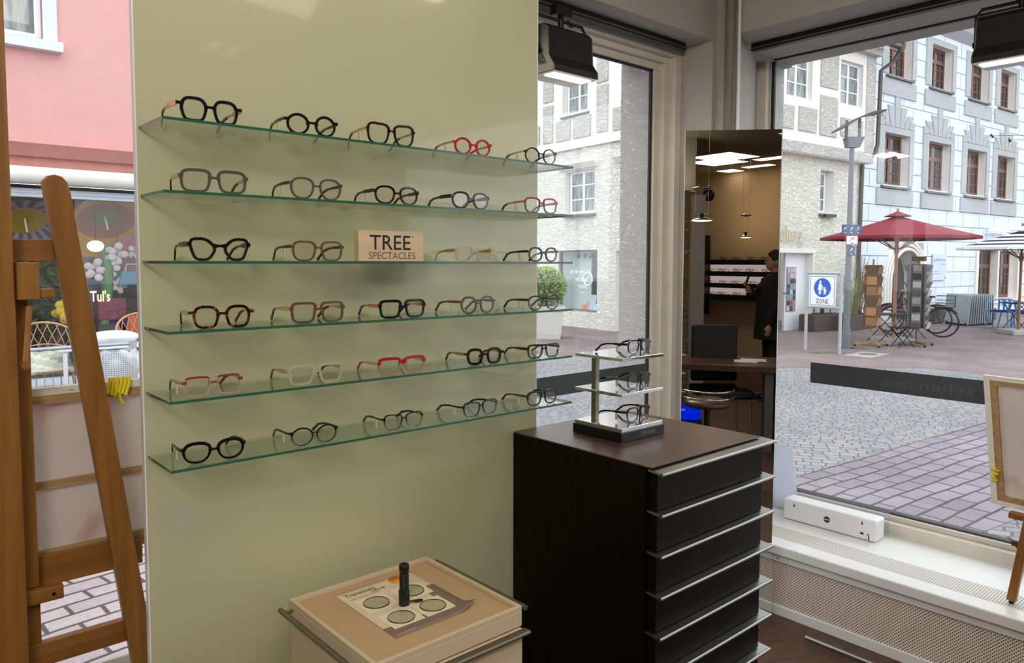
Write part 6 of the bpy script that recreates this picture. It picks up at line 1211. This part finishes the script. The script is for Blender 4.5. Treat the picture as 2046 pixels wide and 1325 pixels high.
# barrier, bin, board, cushion on table
def xz(px_, py_, Y): p = onY(px_, py_, Y); return float(p[0]), float(p[2])
Yb = 9.3; xa, za_ = xz(265, 681, Yb); br_ = thing('metal_barrier', 'grey tubular metal barrier standing at the lane beside the bin', 'barrier', (xa-.3, Yb, ST)); MB().cyl((xa, Yb, ST), (xa, Yb, za_), .042, 14).build('post', 'galv', br_); MB().cyl((xa-1.1, Yb, ST), (xa-1.1, Yb, za_), .042, 14).build('post', 'galv', br_); MB().cyl((xa-1.1, Yb, za_-.03), (xa, Yb, za_-.03), .02, 10).build('top_rail', 'galv', br_)
Yc = 8.9; xb, zb_ = xz(232, 700, Yc); bn = thing('waste_bin', 'perforated grey bin with clear plastic liner beside the barrier', 'waste bin', (xb, Yc, ST)); b = MB(); b.lathe((xb, Yc, ST), [(.001, .0), (.15, 0), (.19, zb_-ST-.02), (.185, zb_-ST-.02), (.14, .02)], 24); b.build('bin_body', perforated('perforated bin metal', srgb(176, 178, 182), srgb(90, 92, 96), .022, .34, ('X', 'Z'), 0), bn)
b = MB(); vs = []; fs = []; N_ = 28
for i in range(6):
    for k in range(N_): a = 2*PI*k/N_; r_ = .20+.012*math.sin(k*2.6+i)+.035*math.sin(i/5*PI)*(1.6 if math.cos(a-5.6) > .3 else .4); vs.append((xb+r_*math.cos(a), Yc+r_*math.sin(a), zb_+.01-.055*i-(.02*math.sin(k*1.7))))
for i in range(5):
    for k in range(N_): fs.append((i*N_+k, i*N_+(k+1) % N_, (i+1)*N_+(k+1) % N_, (i+1)*N_+k))
t_ = NT('milky plastic liner'); p_ = t_.n('ShaderNodeBsdfPrincipled'); p_.inputs['Base Color'].default_value = (.85, .87, .9, 1); p_.inputs['Roughness'].default_value = .2; tr_ = t_.n('ShaderNodeBsdfTransparent'); mx_ = t_.n('ShaderNodeMixShader'); nz_ = t_.n('ShaderNodeTexNoise', Scale=9.); t_.l(t_.coord(), nz_.inputs['Vector']); t_.l(t_.ramp(nz_.outputs[0], [(.35, (.08, .08, .08, 1)), (.7, (.5, .5, .5, 1))]), mx_.inputs[0]); t_.l(tr_.outputs[0], mx_.inputs[1]); t_.l(p_.outputs[0], mx_.inputs[2]); t_.l(mx_.outputs[0], t_.out.inputs[0])
b.add(vs, fs, 0, True); b.build('liner', t_.m, bn)
xt, zt_ = xz(228, 683, 9.9); tb_ = thing('side_table', 'white low table carrying a printed cushion by the pink shop', 'table', (xt, 9.9, ST)); b = MB(); b.box(xt-.62, xt+.32, 9.7, 10.1, zt_-.06, zt_-.03); b.build('tabletop', 'white', tb_)
for sx in (-.55, .28): MB().box(xt+sx-.02, xt+sx+.02, 9.72, 9.76, ST, zt_-.06).build('leg', 'white', tb_)
b = MB(); b.ball((xt-.02, 9.9, zt_+.055), .30, .19, .085, 12); tag(b.build('printed_cushion', plain('white cushion with faint blue print', srgb(222, 226, 232), .85, var=.12, scale=9)), 'white cushion with faint blue print lying on the low white table', 'cushion')
x0_, z0_ = xz(196, 750, 9.55); x1_, z1_ = xz(320, 700, 9.55); wbx = thing('advertising_board', 'white and orange advertising board standing behind the bin', 'board', ((x0_+x1_)/2, 9.6, ST)); b = MB(); b.box(x0_, x1_, 9.56, 9.60, ST, z1_); b.build('board_panel', 'white', wbx); xo, zo = xz(275, 745, 9.55); xp, zp = xz(300, 712, 9.55); b = MB(); b.prism([(xo, 9.555, zo), (xp, 9.555, zo), (xp, 9.555, zp), (xo+.05, 9.555, zp-.03)], [(xo, 9.56, zo), (xp, 9.56, zo), (xp, 9.56, zp), (xo+.05, 9.56, zp-.03)]); b.build('orange_print', plain('orange print', srgb(232, 160, 54), .6), wbx)

# ================================================================== the depth of the shop, seen by way of the mirror
def refl(v): v = np.array(v, float); return v-2*(v@MN)*MN
MX = refl(rt); MY = refl(fh)
def MT(px, L):   # frame standing on the floor: x = to the right as mirrored, y = away from the mirror, z up
    p = md(px, 523, L); m = Matrix((Vector(MX), Vector(MY), Vector((0, 0, 1)))).transposed().to_4x4(); m.translation = Vector((p[0], p[1], 0)); return m
def zz_at(py, L): return H-(py-524)/1491*L
MZ = 0
sh = thing('frame_display_shelving', 'black wall shelving with lit pink back and four boards of frames on the back wall', 'shelving', (-1.9, -5.45, 0))
BZ = [(1.69, 1.61), (1.50, 1.425), (1.305, 1.235), (1.12, 1.04)]
for zt_, zb_ in BZ: MB().box(-3.12, -.3, -5.58, -5.28, zb_, zt_).build('shelf_board', 'blackmat', sh)
for (z0_, z1_) in ((1.50, 1.61), (1.305, 1.425), (1.12, 1.235)): MB().box(-3.03, -.3, -5.578, -5.565, z0_, z1_).build('lit_back_panel', emit('pink white shelf light', (1, .80, .78, 1), .62), sh)
MB().box(-3.14, -3.05, -5.58, -5.30, .78, 2.10).build('side_post', 'black', sh)
cnt = 0; base = None
NM = ['first', 'second', 'third', 'fourth', 'fifth', 'sixth', 'seventh']
for i, (zt_, zb_) in enumerate(BZ):
    for k in range(6):
        x = -2.92+.27*k+.03*((i+k) % 2)
        if base is None:
            base = make_glasses('eyeglasses', '', .14, .046, 'rect', 'darkbrown', 'darkbrown', 'black', loc=(x, -5.36, zt_), yaw=180, group='frames on the back wall shelves', thick=.004); o = base
        else: o = copy_tree(base); o.location = (x, -5.36, zt_)
        o['label'] = 'dark glasses, %s from the black post, on the %s wall shelf in the mirror' % (NM[k], ['top', 'second', 'third', 'bottom'][i])
# ceiling wash along the back wall
area('cove_light', (-2.2, -4.9, 2.2), .4, 2.2, (1, .75, .42), target=(-2.2, -5.6, 2.9))
# pillar and stone wall behind the desk
Tm = MT(1398, 8.6); k86 = 8.6/1491
pc = tag(MB(Tm).box(-13*k86, 13*k86, 0, .16, 0, 2.42).build('pilaster', plain('grey lilac pilaster paint', srgb(150, 142, 140), .8, var=.03)), 'grey painted pilaster beside the rough stone wall, seen in the mirror', 'pilaster'); pc['kind'] = 'structure'
sw_ = MB(Tm).box(-1.2, -13*k86-.002, .10, .30, 0, 2.48).build('wall_stone', stucco('rough sandstone wall', srgb(146, 122, 84), 1., 7.)); sw_['kind'] = 'structure'; sw_['label'] = 'rough ochre stone wall at the left of the mirror view'
MB(Tm)
up_ = MB(Tm).box(-1.2, .03, .32, .40, 2.48, CEIL).build('wall_upper', 'paint'); up_['kind'] = 'structure'; up_['label'] = 'pale wall above the stone wall'
area('cove_light', tuple(Tm @ Vector((-.35, .05, 2.55))), .25, 2.2, (1, .9, .6), target=tuple(Tm @ Vector((-.3, .3, 3.0))))
tag(MB(MT(1421, 8.9)).ball((0, .1, zz_at(390, 8.9)), .07, .07, .075, 8).build('wall_speaker', 'black'), 'black round speaker on the wall beside the pilaster in the mirror', 'speaker')
# pendants
def pendant(px, L, y1, y2, dia, lab):
    T = MT(px, L); za, zb = zz_at(y1, L), zz_at(y2, L); t = thing('pendant_lamp', lab, 'pendant lamp', T @ Vector((0, 0, zb)), 0, 'cable pendants over the desks'); r_ = dia/2
    b = MB(T); b.lathe((0, 0, za), [(.001, .022), (r_*.5, .018), (r_, .0), (r_*.96, -.004), (r_*.4, -.014), (.001, -.016)], 28); b.build('upper_disc', 'chrome', t)
    b = MB(T); b.lathe((0, 0, zb), [(.001, .03), (r_*.5, .024), (r_*1.02, .0), (r_*1.0, -.003)], 28); b.cyl((0, 0, zb+.03), (0, 0, zb+.065), .018, 12, 1); b.build('shade', ['chrome', 'black'], t)
    b = MB(T); b.lathe((0, 0, zb), [(r_*.98, -.002), (r_*.6, -.010), (.001, -.013)], 24); b.build('glass_diffuser', emit('pendant glow', (1, .88, .55, 1), 4.), t)
    b = MB(T); b.tube([(-r_*.6, 0, zb+.085), (-r_*.6, 0, zb+.06), (r_*.6, 0, zb+.06), (r_*.6, 0, zb+.085)], .003, 5)
    for x in (-r_*.6, r_*.6): b.tube([(x, 0, zb+.08), (x, 0, CEIL)], .0016, 4)
    b.build('suspension_wires', 'chrome', t)
pendant(1403, 7.0, 378, 441, .20, 'nearer cable pendant with two chrome discs at the left of the mirror')
pendant(1492, 9.5, 431, 474, .145, 'farther cable pendant with two chrome discs near the middle of the mirror')
# desk
A_ = Vector((.777, -.456, 0)); E_ = Vector((.802, -.597, 0)); Nn = Vector((-.597, -.802, 0)); DT = Matrix((E_, Nn, Vector((0, 0, 1)))).transposed().to_4x4(); DT.translation = A_
dk = thing('desk', 'dark brown topped desk with grey end panel, seen in the mirror', 'desk', A_+E_*.4+Nn*.3)
MB(DT).box(-.45, 1.15, 0, .72, .70, .752).build('desktop', 'darktop', dk, .003)
MB(DT).box(.66, .73, .06, .66, 0, .70).build('end_panel', plain('dark slate laminate', srgb(92, 90, 94), .5), dk)
pd = thing('desk_pedestal', 'cream drawer pedestal under the right end of the desk in the mirror', 'cabinet', DT @ Vector((.95, .3, 0)))
MB(DT).box(.76, 1.12, .05, .62, .02, .695).build('body', 'beigelaq', pd)
for k in range(4): z = .68-.16*k; d_ = MB(DT).box(.775, 1.105, .035, .05, z-.15, z).build('drawer', 'beigelaq', pd, .002); MB(DT).box(.79, 1.09, .028, .036, z-.018, z-.010).build('handle', 'aludull', d_)
b = MB(DT); b.box(.40, .60, .25, .42, .753, .757); b.box(.46, .68, .30, .48, .7575, .762); tag(b.build('papers', 'sillw'), 'loose white papers lying on the dark desk in the mirror', 'papers')
# visitor chair behind the desk
T = MT(1449, 6.8); ch_ = thing('visitor_chair', 'black upholstered chair with chrome legs behind the desk in the mirror', 'chair', T @ Vector((0, 0, 0)))
MB(T).box(-.24, .24, -.2, .26, .42, .50).build('seat', 'blackmat', ch_, .02); MB(T).box(-.22, .22, .24, .30, .52, 1.06).build('backrest', 'blackmat', ch_, .025)
for sx, sy in ((-1, -1), (1, -1), (-1, 1), (1, 1)): MB(T).tube([(sx*.2, sy*.2+.03, .46), (sx*.23, sy*.23+.03, 0)], .011, 8).build('leg', 'chrome', ch_)
T = MT(1420, 5.7); st_ = thing('swivel_stool', 'round brown seated stool with curved chrome back bar in front of the desk', 'stool', T @ Vector((0, 0, 0)))
zs_2 = zz_at(806, 5.7); b = MB(T); b.lathe((0, 0, zs_2), [(.001, .03), (.12, .028), (.17, .012), (.18, -.01), (.16, -.03), (.001, -.03)], 32); b.build('seat', plain('brown leather seat', srgb(84, 64, 42), .35), st_)
MB(T).cyl((0, 0, .05), (0, 0, zs_2-.03), .025, 14).build('column', 'black', st_)
for k in range(5): a = 2*PI*k/5; b = MB(T); b.tube([(0, 0, .09), (.24*math.cos(a), .24*math.sin(a), .05)], .014, 6); b.ball((.24*math.cos(a), .24*math.sin(a), .028), .026, .026, .026, 5); b.build('leg', 'black', st_)
for z in (.085, .03): b = MB(T); b.tube([(.20*math.cos(a), .20*math.sin(a), zs_2+z+.02) for a in [PI*(-.95+.9*k/12) for k in range(13)]], .007, 6); b.build('back_bar', 'chrome', st_)
T = MT(1391, 6.0); tb2 = thing('glowing_box', 'bright blue glowing box low beside the stool in the mirror', 'light box', T @ Vector((0, 0, 0)))
z1_, z0_ = zz_at(817, 6.0), zz_at(843, 6.0); MB(T).box(-.07, .07, 0, .12, z0_, z1_).build('glowing_body', emit('blue device glow', (.0, .02, 1, 1), 1.1), tb2, .008); MB(T).box(-.08, .08, .0, .14, 0, z0_-.001).build('base', 'black', tb2)
# ---- standing person reading a phone
bx_, by_ = -.13, -3.10; pf = Vector((-.6, .8, 0)).normalized(); pr_ = Vector((pf.y, -pf.x, 0))
PTm = Matrix((pr_, pf, Vector((0, 0, 1)))).transposed().to_4x4(); PTm.translation = Vector((bx_, by_, 0))
ps = thing('person', 'person in dark clothes standing sideways in the mirror, holding up a phone', 'person', (bx_, by_, 0))
def remesh(o, vox=.011, sm_=4):
    r_ = o.modifiers.new('r', 'REMESH'); r_.mode = 'VOXEL'; r_.voxel_size = vox; r_.use_smooth_shade = True; s_ = o.modifiers.new('s', 'SMOOTH'); s_.factor = .5; s_.iterations = sm_; return o
skin = plain('skin', srgb(196, 144, 116), .5, var=.04)
SHL, ELL, WRL = (-.20, 0, 1.44), (-.23, .06, 1.17), (-.10, .26, 1.29); SHR, ELR, WRR = (.20, 0, 1.44), (.24, .03, 1.16), (.20, .12, .93)
b = MB(PTm)
b.ball((0, .02, 1.665), .074, .092, .115, 14); b.ball((0, .055, 1.605), .050, .055, .050, 10); b.tube([(0, .100, 1.675), (0, .122, 1.645), (0, .105, 1.632)], [.009, .014, .008], 8); b.ball((-.076, .01, 1.66), .012, .02, .032, 6); b.ball((.076, .01, 1.66), .012, .02, .032, 6); b.ball((0, .102, 1.607), .022, .010, .008, 6)
b.tube([(0, -.005, 1.50), (0, .005, 1.60)], [.06, .052], 14); b.tube([(0, 0, .95), (0, 0, 1.15), (0, .01, 1.35), (0, 0, 1.46)], [.13, .115, .14, .10], 16)
for S_, E2, W_ in ((SHL, ELL, WRL), (SHR, ELR, WRR)): b.tube([S_, E2, W_], [.052, .042, .028], 12)
for sx in (-1, 1): b.tube([(sx*.09, 0, .95), (sx*.10, .01, .50), (sx*.10, -.01, .10)], [.085, .058, .042], 14); b.tube([(sx*.10, -.05, .05), (sx*.10, .14, .035)], [.042, .035], 10)
W_ = Vector(WRL); b.ball(W_+Vector((.012, .03, .035)), .020, .036, .046, 10)
for k, (dx, ln_) in enumerate(((-.024, .060), (-.008, .070), (.009, .066), (.025, .052))): p0 = W_+Vector((.0+dx, .055, .065)); b.tube([p0, p0+Vector((0, .018, ln_*.5)), p0+Vector((0, .004, ln_))], [.009, .0085, .0075], 8)
b.tube([W_+Vector((.03, .02, .03)), W_+Vector((.045, .035, .06)), W_+Vector((.035, .045, .09))], [.011, .010, .008], 8)
W2 = Vector(WRR); b.ball(W2+Vector((0, .01, -.05)), .018, .036, .048, 10)
for k, (dx, ln_) in enumerate(((-.02, .05), (-.005, .065), (.012, .062), (.028, .05))): p0 = W2+Vector((0, .01+dx, -.085)); b.tube([p0, p0+Vector((-.006, .006, -ln_*.5)), p0+Vector((-.014, .01, -ln_))], [.009, .0085, .0075], 8)
b.tube([W2+Vector((0, .04, -.04)), W2+Vector((-.01, .06, -.07))], [.011, .008], 8)
remesh(b.build('body', skin, ps), .009, 3)
for sx in (-1, 1): MB(PTm).ball((sx*.030, .104, 1.672), .012, .007, .008, 6).build('eye', 'black', ps)
b = MB(PTm); b.ball((0, -.002, 1.70), .088, .100, .105, 12); b.ball((0, -.05, 1.64), .078, .06, .09, 10); remesh(b.build('hair', plain('dark brown hair', srgb(26, 20, 18), .6, var=.2, scale=60), ps), .010, 2)
jk = plain('black wool jacket', srgb(20, 20, 23), .85, var=.1)
b = MB(PTm); b.tube([(0, 0, .74), (0, 0, .95), (0, .0, 1.15), (0, .0, 1.36), (0, -.005, 1.50)], [.235, .22, .205, .21, .10], 18); b.tube([(-.21, 0, 1.42), (.21, 0, 1.42)], [.09, .09], 12)
for S_, E2, W_ in ((SHL, ELL, WRL), (SHR, ELR, WRR)): b.tube([S_, E2, Vector(W_)*1.], [.098, .085, .062], 14)
b.tube([(0, -.02, 1.47), (0, -.01, 1.545)], [.085, .07], 14); remesh(b.build('jacket', jk, ps), .013, 4)
b = MB(PTm)
for sx in (-1, 1): b.tube([(sx*.09, 0, .92), (sx*.105, .01, .50), (sx*.10, -.005, .08)], [.115, .08, .07], 14)
remesh(b.build('trousers', plain('dark trousers', srgb(24, 24, 28), .85), ps), .013, 3)
for sx in (-1, 1): b = MB(PTm); b.tube([(sx*.10, -.07, .05), (sx*.10, .05, .055), (sx*.10, .17, .035)], [.048, .05, .038], 10); b.box(sx*.10-.045, sx*.10+.045, -.115, .19, 0, .02); b.build('shoe', 'black', ps, .004)
ph = thing('phone', 'dark phone held up by the person in the mirror', 'phone', PTm @ (Vector(WRL)+Vector((.0, .08, .07)))); W_ = Vector(WRL)
b = MB(PTm @ Matrix.Translation(W_+Vector((.0, .045, .125))) @ Matrix.Rotation(R(20), 4, 'X')); b.box(-.038, .038, -.004, .004, -.075, .075); b.build('phone_case', plain('brown phone case', srgb(60, 30, 26), .4), ph, .003)
